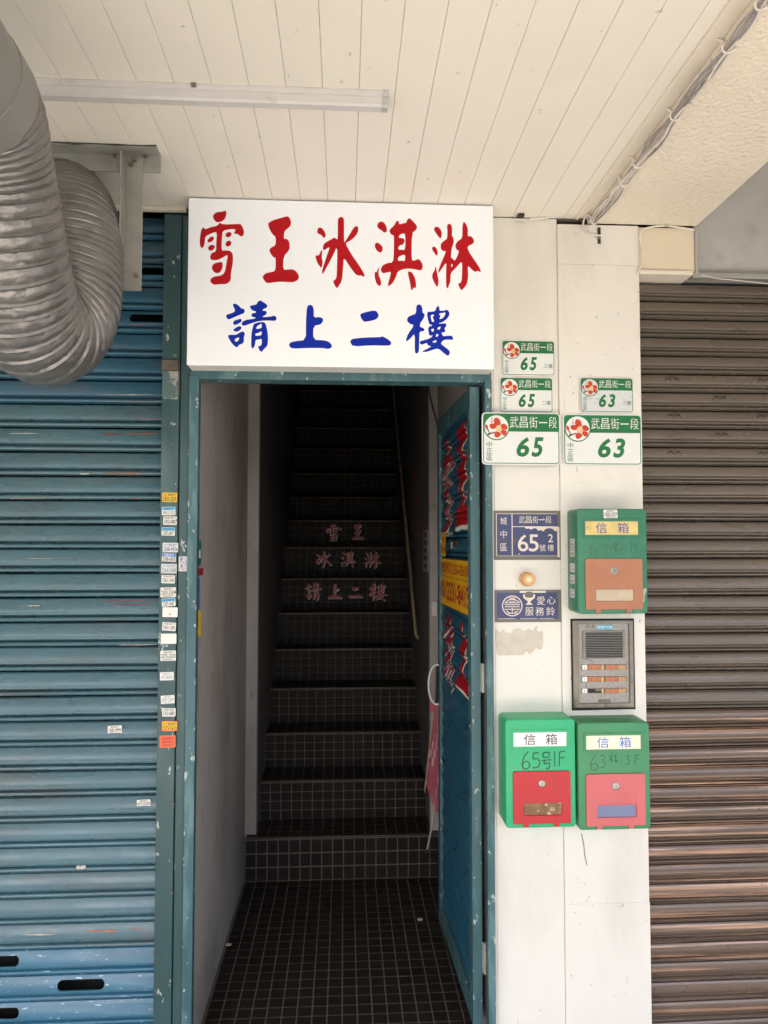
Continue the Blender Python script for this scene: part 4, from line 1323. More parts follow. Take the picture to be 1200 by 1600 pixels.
# ------------------------------------------------------------------ green street number plates
def number_plate(px0, px1, py0, py1, num, label, floor=None, y=-0.0015, base='plate', group=None):
    cxp, cyp = (px0 + px1) / 2, (py0 + py1) / 2
    a, b_ = P(px0, cyp, y), P(px1, cyp, y)
    x0_, w = a.x, b_.x - a.x
    zt_, zb__ = P(cxp, py0, y).z, P(cxp, py1, y).z
    h = zt_ - zb__
    t = thing('number_plate', label, 'number plate', ((a.x + b_.x) / 2, y, zb__), group)

    def uv(u, v):                                               # template units 1150 x 760, v downwards
        return (x0_ + w * (u - 15) / 1150.0, zt_ - h * (v - 45) / 760.0)
    mp = front(y)
    px = lambda pts: [uv(u, v) for u, v in pts]
    k = w / 1150.0
    MB().prism(rrect(x0_, x0_ + w, zb__, zt_, 62 * k, 5), mp, 0.0, 0.0035, 0.0008).build('plate', M[base], t)
    o0, o1 = uv(34, 788), uv(1148, 62)
    i0, i1 = uv(46, 776), uv(1136, 74)
    print_flat('border', outline_2d([rrect(o0[0], o1[0], o0[1], o1[1], 48 * k), rrect(i0[0], i1[0], i0[1], i1[1], 38 * k)]), mp, M['green'], t, 0.0038)
    rr = 48 * k
    bz = uv(0, 322)[1]
    top = [(o1[0], bz)] + [(o1[0] - rr + rr * math.cos(R(q)), o1[1] - rr + rr * math.sin(R(q))) for q in range(0, 91, 15)] + \
          [(o0[0] + rr - rr * math.sin(R(q)), o1[1] - rr + rr * math.cos(R(q))) for q in range(0, 91, 15)] + [(o0[0], bz)]
    print_flat('street_band', outline_2d([top]), mp, M['green'], t, 0.0040)
    c = uv(230, 262)
    print_flat('emblem_ring', outline_2d([circle(c[0], c[1], 190 * k, 40)]), mp, M['green'], t, 0.0042)
    em = print_flat('emblem', outline_2d([circle(c[0], c[1], 174 * k, 40)]), mp, M[base], t, 0.0045)
    for poly in (((205, 230), (195, 160), (215, 130), (250, 135), (280, 165), (285, 215), (265, 240), (235, 245)),
                 ((215, 275), (175, 285), (140, 270), (128, 235), (150, 212), (200, 215), (215, 235)),
                 ((290, 240), (310, 218), (350, 215), (385, 250), (385, 285), (350, 295), (300, 290)),
                 ((290, 320), (320, 302), (375, 315), (370, 360), (345, 382), (310, 360)),
                 ((205, 340), (235, 325), (285, 345), (290, 370), (260, 405), (225, 412), (200, 390)),
                 ((62, 235), (80, 222), (105, 250), (100, 285), (72, 285))):
        pc_ = (sum(u for u, v in poly) / len(poly), sum(v for u, v in poly) / len(poly))
        print_flat('petal', outline_2d([chaikin(px([(pc_[0] + (u - pc_[0]) * 1.13, pc_[1] + (v - pc_[1]) * 1.13) for u, v in poly]))]), mp, M['petal'], em, 0.0048)
    print_flat('twig', outline_2d([px([(88, 290), (105, 272), (122, 325), (140, 345), (205, 325), (205, 345), (150, 362), (105, 388), (90, 372), (118, 345)])]), mp, M['twig'], em, 0.0047)
    print_flat('stamen', outline_2d([chaikin(px([(225, 245), (265, 225), (300, 250), (305, 310), (270, 335), (225, 325), (212, 285)]))]), mp, M['stamen'], em, 0.0051)
    seal = merge_2d([fit_2d(text_2d('永'), *[f for f in (uv(143, 0)[0], uv(178, 0)[0])], uv(0, 155)[1], uv(0, 120)[1]),
                     fit_2d(text_2d('康'), uv(143, 0)[0], uv(178, 0)[0], uv(0, 195)[1], uv(0, 162)[1])])
    print_flat('seal_lettering', seal, mp, M['petal'], em, 0.0048)
    s0, s1 = uv(418, 268), uv(1128, 105)
    sm = merge_2d([fit_2d(text_2d(ch, bold=-0.004), s0[0] + (s1[0] - s0[0]) * i / 5.0 + 8 * k, s0[0] + (s1[0] - s0[0]) * (i + 1) / 5.0 - 12 * k,
                          s0[1] if ch != '一' else uv(0, 196)[1], s1[1] if ch != '一' else uv(0, 180)[1]) for i, ch in enumerate('武昌街一段')])
    print_flat('street_name', sm, mp, M['white_label'], t, 0.0043)
    dm_ = merge_2d([fit_2d(text_2d(ch), uv(82, 0)[0], uv(163, 0)[0], uv(0, v1)[1], uv(0, v0)[1]) for ch, v0, v1 in (('中', 472, 550), ('正', 566, 645), ('區', 660, 744))])
    print_flat('district_name', dm_, mp, M['green_dark'], t, 0.0040)
    if floor:
        nm = [(text_2d(num[0], shear=0.19, bold=0.035), 420, 575), (text_2d(num[1], shear=0.19, bold=0.035), 615, 775)]
    else:
        nm = [(text_2d(num[0], shear=0.19, bold=0.03), 520, 706), (text_2d(num[1], shear=0.19, bold=0.03), 738, 918)]
    print_flat('house_number', merge_2d([fit_2d(m_, uv(u0, 0)[0], uv(u1, 0)[0], uv(0, 690)[1], uv(0, 402)[1]) for m_, u0, u1 in nm]), mp, M['green'], t, 0.0040)
    if floor:
        fm = merge_2d([fit_2d(text_2d(floor[0]), uv(925, 0)[0], uv(1010, 0)[0], uv(0, 625)[1], uv(0, 555)[1]), fit_2d(text_2d(floor[1]), uv(1020, 0)[0], uv(1110, 0)[0], uv(0, 640)[1], uv(0, 545)[1])])
        print_flat('floor_name', fm, mp, M['green_dark'], t, 0.0040)
    return t


gq = 'green and white house number plates on the pillar'
number_plate(783.5, 866.5, 532.5, 587.5, '65', 'small green and white plate 65 third floor, topmost on the pillar', '三樓', group=gq)
number_plate(780.5, 863.5, 590, 645, '65', 'small green and white plate 65 second floor above the large 65', '二樓', group=gq)
number_plate(752.5, 875, 645, 726.5, '65', 'large green and white house number plate 65', y=-0.0225, group=gq)
number_plate(905.5, 989, 590.5, 645, '63', 'small scratched green plate 63 third floor above the large 63', '三樓', y=-0.0085, base='plate_grey', group=gq)
number_plate(879, 1002.5, 647.5, 727.5, '63', 'large green and white house number plate 63 by the brown shutter', y=-0.0085, group=gq)

# ------------------------------------------------------------------ old blue enamel plates and the bell
OX, OY, OS = 765, 795, 8.65


def old_uv(u, v, y=-0.003):
    q = P(OX + u / OS, OY + v / OS, y)
    return (q.x, q.z)


def old_rect(u0, u1, v0, v1):
    a, b_ = old_uv(u0, v1), old_uv(u1, v0)
    return rect2(a[0], b_[0], a[1], b_[1])


def old_text(ch, cu, cv, hw, hh, bold=0.0):
    a, b_ = old_uv(cu - hw, cv + hh), old_uv(cu + hw, cv - hh)
    return fit_2d(text_2d(ch, bold=bold), a[0], b_[0], a[1], b_[1])


mp = front(-0.001)


def old_plate(fr, inn, label):
    a, b_ = old_uv(fr[0], fr[3]), old_uv(fr[1], fr[2])
    t = thing('enamel_plate', label, 'plaque', ((a[0] + b_[0]) / 2, -0.001, a[1]), 'old blue enamel plates on the pillar')
    MB().prism([(a[0], a[1]), (b_[0], a[1]), (b_[0], b_[1]), (a[0], b_[1])], mp, 0, 0.004, 0.0008).build('frame', M['plate_frame'], t)
    a, b_ = old_uv(inn[0], inn[3]), old_uv(inn[1], inn[2])
    MB().prism(rrect(a[0], b_[0], a[1], b_[1], 0.002, 2), mp, 0.0042, 0.0050, 0.0003).build('enamel_field', M['navy'], t)
    return t


t = old_plate((55, 955, 30, 690), (88, 912, 66, 640), 'old blue enamel house number plate 65 second floor with peeling edges')
LW, LB = 0.0054, 0.0057
print_flat('line', old_rect(298, 305, 70, 636), mp, M['old_white'], t, LW)
print_flat('line', old_rect(306, 908, 237, 246), mp, M['old_white'], t, LB)
edge = [old_uv(470, 246)] + [old_uv(u, v) for u, v in ((480, 262), (505, 272), (525, 262), (545, 280), (575, 272), (600, 262), (625, 264), (648, 290), (672, 296), (690, 280), (706, 300), (722, 305), (738, 285), (760, 270), (790, 262), (820, 264), (850, 272), (872, 298), (905, 302), (912, 246))]
print_flat('peeled_patch', outline_2d([edge]), mp, M['old_white'], t, 0.0055)
print_flat('border_line', merge_2d([old_rect(90, 910, 66, 71), old_rect(90, 910, 633, 639), old_rect(88, 94, 70, 636)]), mp, M['old_white'], t, 0.0054)
print_flat('peeled_patch', old_rect(914, 938, 246, 655), mp, M['old_white'], t, 0.0052)
print_flat('lettering', merge_2d([old_text(c, 187, v, 44, 50) for c, v in (('城', 165), ('中', 342), ('區', 518))]), mp, M['old_white'], t, LW)
print_flat('lettering', merge_2d([old_text(c, 435 + 89 * i, 148, 40, 48 if c != '一' else 6) for i, c in enumerate('武昌街一段')]), mp, M['old_white'], t, LW)
print_flat('lettering', merge_2d([old_text('6', 448, 462, 70, 115, 0.008), old_text('5', 592, 462, 66, 115, 0.008)]), mp, M['old_white'], t, LB)
print_flat('lettering', merge_2d([old_text('號', 712, 527, 40, 46), old_text('樓', 822, 527, 42, 46), old_text('2', 820, 397, 33, 55, 0.015)]), mp, M['old_white'], t, LB)

t = old_plate((66, 967, 1096, 1534), (98, 924, 1130, 1492), 'blue service bell plate with round emblem below the doorbell')
cc = old_uv(303, 1311)
kk = abs(old_uv(1, 0)[0] - old_uv(0, 0)[0])
parts = [outline_2d([circle(cc[0], cc[1], 138 * kk, 48), circle(cc[0], cc[1], 124 * kk, 48)])]
for v, hw in ((-103, 45), (-40, 102), (-15, 102), (12, 102), (45, 108), (98, 60)):
    parts.append(rect2(cc[0] - hw * kk, cc[0] + hw * kk, cc[1] - (v + 5) * kk, cc[1] - (v - 6) * kk))
parts.append(rect2(cc[0] - 6 * kk, cc[0] + 6 * kk, cc[1] - 98 * kk, cc[1] - 25 * kk))
for sgn in (-1, 1):
    parts.append(outline_2d([[(cc[0] + sgn * u * kk, cc[1] - v * kk) for u, v in ((0, -95), (40, -88), (85, -62), (98, -48), (82, -50), (40, -74), (0, -80))]]))
    parts.append(outline_2d([[(cc[0] + sgn * u * kk, cc[1] - v * kk) for u, v in ((86, 62), (66, 82), (30, 98), (30, 88), (60, 72), (76, 58))]]))
parts.append(rect2(cc[0] - 40 * kk, cc[0] + 40 * kk, cc[1] + 55 * kk, cc[1] + 63 * kk))
print_flat('emblem', merge_2d(parts), mp, M['old_white'], t, 0.0054)
print_flat('tape', old_rect(405, 755, 1106, 1136), mp, M['old_white'], t, 0.0053)
pot = [old_uv(u, v) for u, v in ((445, 1165), (470, 1150), (480, 1185), (580, 1185), (590, 1150), (614, 1165), (605, 1205), (560, 1238), (545, 1262), (585, 1296), (480, 1296), (515, 1262), (500, 1238), (455, 1205))]
print_flat('symbol', outline_2d([pot]), mp, M['old_white'], t, 0.0056)
cap_ = [old_uv(u, v) for u, v in ((472, 1180), (474, 1140), (500, 1120), (560, 1118), (584, 1140), (588, 1180), (560, 1200), (500, 1200))]
print_flat('symbol_top', outline_2d([cap_]), mp, M['plate_frame'], t, 0.0059)
print_flat('lettering', merge_2d([old_text('愛', 690, 1240, 54, 58), old_text('心', 830, 1236, 58, 52), old_text('服', 535, 1385, 56, 58), old_text('務', 675, 1385, 56, 58), old_text('鈴', 820, 1383, 58, 58)]), mp, M['old_white'], t, 0.0054)
for u0, u1 in ((110, 345), (412, 640), (670, 860)):
    print_flat('border_line', old_rect(u0, u1, 1480, 1487), mp, M['old_white'], t, 0.0054)

bc = old_uv(488, 944, 0)
bell = thing('doorbell', 'round yellowed plastic doorbell between the two blue plates', 'doorbell', (bc[0], 0, bc[1]))
rb = 96 / OS * DIST / F_PX
mpb = lambda u, v, h: Vector((bc[0] + u, -h, bc[1] + v))
MB().lathe([(rb * 0.97, 0.0002), (rb, 0.004), (rb * 0.98, 0.030), (rb * 0.93, 0.039), (rb * 0.80, 0.0425), (rb * 0.52, 0.0425)], mpb, 36).build('housing', M['bell'], bell, smooth=40)
MB().lathe([(rb * 0.50, 0.0426), (rb * 0.47, 0.0445), (rb * 0.36, 0.0462), (rb * 0.15, 0.0468)], mpb, 28).build('button', M['bell_button'], bell, smooth=50)
MB().lathe([(0.0018, 0.0426), (0.0018, 0.0432)], lambda u, v, h: mpb(u + 0.001, v + rb * 0.68, h), 10).build('pinhole', M['black'], bell)

# torn paper left on the pillar
tz = [(135, 800), (150, 822), (165, 835), (185, 812), (200, 830), (235, 838), (250, 812), (285, 805), (320, 825), (345, 808), (370, 822), (385, 800), (402, 785), (395, 815), (410, 830), (432, 822), (436, 880), (432, 935), (405, 942), (392, 925), (372, 955), (350, 972), (330, 950), (312, 975), (250, 975), (152, 977), (140, 930), (138, 870)]
q = [(P(740 + u / 4, 780 + v / 4, -0.001).x, P(740 + u / 4, 780 + v / 4, -0.001).z) for u, v in tz]
o = MB().prism(q, front(-0.0002), 0.0, 0.0008).build('paper_remnant', M['torn'], origin=(q[0][0], 0, q[0][1]))
tag(o, 'ragged beige remnant of a torn off paper notice below the service bell plate', 'paper')


# ------------------------------------------------------------------ letter boxes
def slab(polys, mapf, h0, t, bev):
    """outlines with holes, given thickness and rounded edges"""
    cu = bpy.data.curves.new('slab', 'CURVE')
    cu.dimensions = '2D'
    cu.fill_mode = 'BOTH'
    for p in polys:
        s = cu.splines.new('POLY')
        s.points.add(len(p) - 1)
        for i, (u, v) in enumerate(p):
            s.points[i].co = (u, v, 0, 1)
        s.use_cyclic_u = True
    cu.extrude = max(t / 2 - bev, 0)
    cu.bevel_depth = bev
    cu.bevel_resolution = 1
    cu.offset = -bev
    o = bpy.data.objects.new('slab', cu)
    COL.objects.link(o)
    dg = bpy.context.evaluated_depsgraph_get()
    me = bpy.data.meshes.new_from_object(o.evaluated_get(dg))
    vs = [mapf(v.co.x, v.co.y, h0 + t / 2 + v.co.z) for v in me.vertices]
    fs = [tuple(p.vertices) for p in me.polygons]
    bpy.data.objects.remove(o)
    bpy.data.curves.remove(cu)
    bpy.data.meshes.remove(me)
    return vs, fs


def hand(strokes, mapf, h, w, m, parent, name='pen_stroke'):
    """marker pen strokes as thin flat ribbons"""
    for st in strokes:
        vs, fs = [], []
        st = [Vector((p[0], p[1], 0)) for p in st]
        st = catmull(st, 4) if len(st) > 2 else st
        b0 = len(vs)
        for i, p in enumerate(st):
            d = (st[min(i + 1, len(st) - 1)] - st[max(i - 1, 0)])
            d.normalize()
            nrm = Vector((-d.y, d.x, 0)) * w * (0.75 + 0.35 * noise.noise(p * 300)) / 2
            for q in (p + nrm, p - nrm):
                vs.append(mapf(q.x, q.y, h))
        for i in range(len(st) - 1):
            a = b0 + 2 * i
            fs.append((a, a + 1, a + 3, a + 2))
        link(name, vs, fs, m, parent)


Y_MAIL = -0.107


def letter_box(px0, px1, py0, py1, label, body, flap, plate, ink, writing, pane, mark, wmark, recess=True):
    y = Y_MAIL
    cxp, cyp = (px0 + px1) / 2, (py0 + py1) / 2
    x0_, x1_ = P(px0, cyp, y).x, P(px1, cyp, y).x
    zt_, zb__ = P(cxp, py0, y).z, P(cxp, py1, y).z
    t = thing('letter_box', label, 'letter box', ((x0_ + x1_) / 2, 0, zb__), 'plastic letter boxes on the pillar')
    w, h = x1_ - x0_, zt_ - zb__

    def uv(u, v):                                               # template 110 x 168, v downwards
        return (x0_ + w * u / 110.0, zt_ - h * v / 168.0)
    mpw = front(0.0)
    mpf = front(y)
    MB().prism(rrect(x0_, x1_, zb__, zt_, 0.012, 4), mpw, 0.0075, -y, 0.004).build('body', M[body], t, smooth=50)
    k = w / 110.0

    def rr(u0, u1, v0, v1, r):
        a, b_ = uv(u0, v1), uv(u1, v0)
        return rrect(a[0], b_[0], a[1], b_[1], r * k, 3)
    vs, fs = slab([rr(9, 99.5, 16, 46, 1.5), rr(12.5, 96, 20, 42, 0.8)], mpf, 0.0001, 0.0028, 0.0007)
    link('plate_frame', vs, fs, M[body], t, smooth=50)
    a, b_ = uv(12.7, 41.8), uv(95.8, 20.2)
    MB().prism(rect2(a[0], b_[0], a[1], b_[1])[0], mpf, 0.0002, 0.0012).build('name_plate', M[plate], t)
    for ch, c in (('信', 38), ('箱', 72)):
        a, b_ = uv(c - 9, 39.5), uv(c + 9, 22.5)
        print_flat('lettering', fit_2d(text_2d(ch, bold=0.003), a[0], b_[0], a[1], b_[1]), mpf, M[ink], t, 0.0015)
    # flap with its slot
    win = rr(27.5, 87, 129, 148, 0.8)
    vs, fs = slab([rr(11, 101, 80, 161, 3.0), win], mpf, 0.0001, 0.0060, 0.0012)
    fo = link('flap', vs, fs, M[flap], t, smooth=50)
    a, b_ = uv(26.5, 149), uv(88, 128)
    MB().prism(rect2(a[0], b_[0], a[1], b_[1])[0], mpf, 0.0002, 0.0014).build('slot_pane', M[pane], fo)
    if recess:
        vs, fs = slab([rr(26, 88, 111, 127, 0.6), rr(27, 87, 112, 126.4, 0.4)], mpf, 0.0058, 0.0010, 0.0003)
        link('slot_cover', vs, fs, M[flap], fo)
    for c in (31, 79):
        a, b_ = uv(c - 4, 166), uv(c + 4, 160.5)
        MB().box(a[0], b_[0], y - 0.0055, y - 0.0002, a[1], b_[1], 0.001).build('hinge_tab', M[flap], fo)
    lc = uv(56, 99)
    mpl = lambda u, v, hh: Vector((lc[0] + u, y - hh, lc[1] + v))
    MB().lathe([(5.6 * k, 0.0060), (5.6 * k, 0.0076), (4.8 * k, 0.0088), (3.6 * k, 0.0088), (3.2 * k, 0.0080)], mpl, 20).build('lock', M['chrome'], fo, smooth=40)
    MB().box(lc[0] - 0.0008, lc[0] + 0.0008, y - 0.0086, y - 0.0080, lc[1] - 0.0036, lc[1] + 0.0036).build('keyhole', M['black'], fo)
    strokes = [[uv(u, v) for u, v in s] for s in writing]
    hand(strokes, mpf, 0.0004, wmark * k, M[mark], t)
    return t, uv, mpf


six = lambda x, y, s: [[(x + 9 * s, y), (x + 3 * s, y + 8 * s), (x, y + 18 * s), (x + 3 * s, y + 25 * s), (x + 9 * s, y + 24 * s), (x + 11 * s, y + 18 * s), (x + 6 * s, y + 14 * s), (x + 1 * s, y + 18 * s)]]
five = lambda x, y, s: [[(x + 11 * s, y + 1 * s), (x + 3 * s, y + 1 * s)], [(x + 3 * s, y + 1 * s), (x + 2 * s, y + 10 * s), (x + 8 * s, y + 9 * s), (x + 12 * s, y + 15 * s), (x + 9 * s, y + 22 * s), (x + 1 * s, y + 23 * s)]]
three = lambda x, y, s: [[(x, y + 2 * s), (x + 6 * s, y), (x + 9 * s, y + 5 * s), (x + 4 * s, y + 10 * s), (x + 9 * s, y + 14 * s), (x + 8 * s, y + 21 * s), (x, y + 23 * s)]]
two = lambda x, y, s: [[(x, y + 5 * s), (x + 5 * s, y), (x + 10 * s, y + 4 * s), (x + 7 * s, y + 13 * s), (x, y + 22 * s)], [(x, y + 22 * s), (x + 12 * s, y + 21 * s)]]
eff = lambda x, y, s: [[(x + 1 * s, y), (x, y + 24 * s)], [(x + 1 * s, y), (x + 11 * s, y - 1 * s)], [(x + 1 * s, y + 10 * s), (x + 9 * s, y + 9 * s)]]
hao = lambda x, y, s: [[(x + 3 * s, y + 1 * s), (x + 3 * s, y + 8 * s)], [(x + 3 * s, y + 1 * s), (x + 13 * s, y)], [(x + 13 * s, y), (x + 12 * s, y + 8 * s)], [(x + 3 * s, y + 8 * s), (x + 12 * s, y + 8 * s)],
                       [(x, y + 13 * s), (x + 16 * s, y + 12 * s)], [(x + 5 * s, y + 13 * s), (x + 4 * s, y + 18 * s)], [(x + 4 * s, y + 18 * s), (x + 13 * s, y + 17 * s)], [(x + 13 * s, y + 17 * s), (x + 12 * s, y + 25 * s), (x + 7 * s, y + 25 * s)]]
wa = six(20, 50, 1.0) + five(41, 51, 0.95) + hao(55, 55, 0.5) + two(62, 54, 0.85) + [[(86, 52), (85, 68)], [(92, 56), (88, 58)], [(92, 56), (92, 70)]]
wb = six(26, 50, 1.05) + five(41, 51, 1.05) + hao(56, 51, 1.0) + [[(77, 50), (77, 74)]] + eff(84, 51, 0.95)
wc = six(19, 49, 1.0) + three(33, 51, 0.85) + [[(48, 51), (50, 60)], [(52, 50), (51, 63)], [(55, 52), (60, 54)], [(57, 51), (58, 64)], [(54, 60), (61, 60)]] + three(73, 52, 0.6) + eff(87, 52, 0.6)
tA, uvA, mpA = letter_box(902.5, 1011.5, 795, 959, 'dull green letter box with a faded orange flap, by the top of the intercom', 'mail_old', 'flap_orange', 'cream_label', 'ink_blue', wa, 'old_paper', 'marker_brown', 1.5)
tB, uvB, mpB = letter_box(790, 899.5, 1124, 1293.5, 'bright green letter box with a vivid red flap', 'mail_new', 'flap_red', 'white_label', 'ink', wb, 'junk_mail', 'marker', 2.6, recess=False)
tC, uvC, mpC = letter_box(903.5, 1016, 1129, 1296.5, 'green letter box with a pink flap and blue slot pane', 'mail_mid', 'flap_pink', 'ivory_label', 'azure', wc, 'slot_blue', 'marker', 1.5)
sticker(954, 803, 22.5, 13.5, 'white sticker printed 2303-2559 on the letter box with the orange flap', 'paper', tri('2303-2559'), 1, y=Y_MAIL - 0.0006, group='stickers on the upper letter box')
xl = P(902.5, 877, Y_MAIL).x
for i, (py, lab, mm) in enumerate(((848.5, 'blue lettered sticker, topmost on the side of the upper letter box', 'ink_blue'), (863, 'black lettered sticker on the side of the upper letter box', 'ink'),
                                   (887, 'pale blue lettered sticker, middle on the side of the upper letter box', 'ink_grey'), (905, 'tilted blue sticker on the side of the upper letter box', 'ink_blue'),
                                   (927, 'blue lettered sticker, lowest on the side of the upper letter box', 'azure'))):
    q = PX(894.5, py, xl)
    hw, hh = 0.021, 0.0135
    t = thing('sticker', lab, 'sticker', (xl, q.y, q.z), 'stickers on the upper letter box')
    mps = lambda u, v, h, q=q: Vector((xl - h, q.y - u, q.z + v))
    MB().prism(rrect(-hw, hw, -hh, hh, 0.0015, 2), mps, 0.0002, 0.0006).build('paper', M['paper'], t)
    print_flat('lettering', fit_2d(text_2d(DOORCO), -hw * 0.7, hw * 0.7, hh * 0.25, hh * 0.8), mps, M[mm], t, 0.0009)
    print_flat('lettering', fit_2d(text_2d(('2368-4934', '2302-6882', '2364-2948', '2308-6803', '2368-4934')[i], bold=0.01), -hw * 0.85, hw * 0.85, -hh * 0.75, hh * 0.05), mps, M[mm], t, 0.0009)
a, b_ = uvA(101.5, 138), uvA(101.5, 128)
o = MB().prism([uvA(101.8, 128), uvA(107.5, 127), uvA(108, 131), uvA(105, 138), uvA(103.5, 150), uvA(101.6, 150)], mpA, 0.0003, 0.0030, 0.0006).build('broken_catch', M['steel'], tA)

# ------------------------------------------------------------------ intercom
IX, IY, IS = 885, 960, 10.32
YI = -0.0075


def iuv(u, v, y=YI):
    q = P(IX + u / IS, IY + v / IS, y)
    return (q.x, q.z)


def irect(u0, u1, v0, v1):
    a, b_ = iuv(u0, v1), iuv(u1, v0)
    return a[0], b_[0], a[1], b_[1]


mpi = front(YI)
c0 = iuv(590, 1540)
ic = thing('intercom_panel', 'weathered grey intercom panel with orange name tags between the letter boxes', 'intercom', (c0[0], YI, c0[1]))
ir = lambda u0, u1, v0, v1: rect2(*irect(u0, u1, v0, v1))[0]
MB().prism([iuv(62, 72), iuv(1085, 66), iuv(1110, 1525), iuv(88, 1548)], mpi, 0.0001, 0.0030, 0.0006).build('shadow_backing', M['black'], ic)  # black sheet stands in for the shadow gap around the recessed panel
vs, fs = slab([ir(98, 1050, 90, 1500), ir(195, 985, 150, 1425)], mpi, 0.0031, 0.0110, 0.0030)
link('bezel', vs, fs, M['bezel'], ic, smooth=40)
MB().prism(ir(193, 987, 148, 1427), mpi, 0.0031, 0.0070).build('face', M['panel_grey'], ic)
vs, fs = slab([ir(250, 920, 252, 705), ir(300, 880, 282, 690)], mpi, 0.0071, 0.0036, 0.0008)
sp = link('speaker_frame', vs, fs, M['bezel'], ic, smooth=40)
MB().prism(ir(300, 880, 282, 690), mpi, 0.00705, 0.0074).build('speaker_slots', M['black'], sp)
for i in range(16):
    v = 282 + 27.2 * i
    MB().prism(ir(300, 880, v - 6.5, v + 6.5), mpi, 0.0075, 0.0100, 0.0004).build('grille_bar', M['panel_grey'], sp)
for r, v in enumerate((845, 1037, 1225)):
    rowo = MB().prism(ir(225, 955, v - 52, v + 44), mpi, 0.0071, 0.0078).build('button_row', M['plate_frame'], ic)
    for u0, u1, m, nm in ((240, 318, 'white_label', 'number_tag'), (335, 550, 'tag_orange', 'name_tag'), (556, 578, 'cream_label', 'button'), (612, 835, 'tag_orange', 'name_tag'), (841, 853, 'off_white', 'button'), (862, 938, 'tag_tan', 'button')):
        if r == 2 and u0 == 335:
            MB().prism(ir(340, 455, v - 30, v + 30), mpi, 0.0079, 0.0082).build('empty_slot', M['black'], rowo)
            MB().prism(ir(455, 550, v + 5, v + 30), mpi, 0.0079, 0.0082).build('empty_slot', M['black'], rowo)
            continue
        MB().prism(ir(u0, u1, v - 38, v + 36), mpi, 0.0079, 0.0104, 0.0006).build(nm, M[m], rowo)
    for ch, u in ((('5', '7', '6')[r], 278), (('4', '2', '')[r], 382), (('1', '2', '')[r], 485), (('3', '1', '2')[r], 680), (('2', '2', '2')[r], 780)):
        if ch:
            a = irect(u - 14, u + 14, v - 12, v + 22)
            print_flat('lettering', fit_2d(text_2d(ch), *a, keep=True), mpi, M['ink'], rowo, 0.0107)
MB().prism(ir(500, 697, 1355, 1412), mpi, 0.0071, 0.0086, 0.0006).build('screw_cover', M['plate_frame'], ic)
lbx = MB().prism(ir(470, 735, 172, 230), mpi, 0.0071, 0.0076).build('blue_label', M['cyan'], ic)
print_flat('lettering', fit_2d(text_2d('電機 7108'), *irect(482, 722, 182, 214)), mpi, M['white_label'], lbx, 0.0079)
print_flat('lettering', fit_2d(text_2d('LA-10A'), *irect(312, 450, 175, 212)), mpi, M['ink'], ic, 0.0073)
print_flat('crack', merge_2d([outline_2d([[iuv(280, 708), iuv(355, 722), iuv(440, 772), iuv(440, 778), iuv(352, 729), iuv(280, 714)]])]), mpi, M['black'], ic, 0.0073)

# ------------------------------------------------------------------ fluorescent batten on the ceiling
yb = PZ(560, 139, Z_CEIL).y
xl_, xr_ = PZ(-60, 118, Z_CEIL).x, PZ(606.5, 141, Z_CEIL).x
lamp = thing('ceiling_lamp', 'long pale unlit batten lamp housing screwed under the ceiling boards', 'lamp', ((xl_ + xr_) / 2, yb, Z_CEIL))
pr = [(0.0, -0.0002), (0.0, -0.004), (0.004, -0.012), (0.0085, -0.0135), (0.0105, -0.017), (0.0125, -0.027), (0.017, -0.0315), (0.034, -0.0325), (0.042, -0.028), (0.046, -0.014), (0.048, -0.0002)]
vs = [(xx, yb + a, Z_CEIL + b_) for xx in (xl_, xr_ - 0.013) for a, b_ in pr]
n = len(pr)
lb_ = MB().add(vs, [(i, i + 1, n + i + 1, n + i) for i in range(n - 1)] + [tuple(range(n)), tuple(range(n, 2 * n))[::-1]])
lb_.build('housing', M['lamp'], lamp, smooth=25)
vs = [(xx, yb - 0.001 + a * 1.03, Z_CEIL + b_ * 1.04) for xx in (xr_ - 0.0125, xr_) for a, b_ in pr]
MB().add(vs, [(i, i + 1, n + i + 1, n + i) for i in range(n - 1)] + [tuple(range(n)), tuple(range(n, 2 * n))[::-1]]).build('end_cap', M['galv'], lamp, smooth=25)
cp = PZ(302, 130, Z_CEIL - 0.004)
MB().box(cp.x - 0.006, cp.x + 0.006, yb - 0.004, yb + 0.004, Z_CEIL - 0.009, Z_CEIL - 0.0005, 0.001).build('clip', M['bolt'], lamp)

# ------------------------------------------------------------------ duct bracket
ybk = PZ(200, 240, Z_CEIL).y
xk0, xk1 = PZ(-40, 232, Z_CEIL).x, P(251, 255, ybk).x
zb0 = P(210, 269, ybk).z
br = thing('duct_bracket', 'galvanised angle iron bracket hung from the ceiling beside the foil duct', 'bracket', (xk1, ybk, Z_CEIL))
MB().box(xk0, xk1, ybk - 0.045, ybk - 0.001, Z_CEIL - 0.0045, Z_CEIL - 0.0005, 0.001).build('ceiling_angle', M['steel'], br)
MB().box(xk0, xk1, ybk - 0.0005, ybk + 0.004, zb0, Z_CEIL - 0.0006, 0.001).build('ceiling_angle', M['steel'], br)
xv0, xv1 = P(193, 350, ybk - 0.006).x, P(222, 350, ybk - 0.006).x
zv0 = P(208, 454, ybk - 0.006).z
zv1 = P(208, 245, ybk - 0.006).z
MB().box(xv0, xv1, ybk - 0.0055, ybk - 0.0015, zv0, zv1, 0.001).build('hanging_angle', M['steel'], br)
MB().box(xv0, xv0 + 0.004, ybk - 0.045, ybk - 0.006, zv0 + 0.006, zv1 - 0.004, 0.001).build('hanging_angle', M['steel'], br)
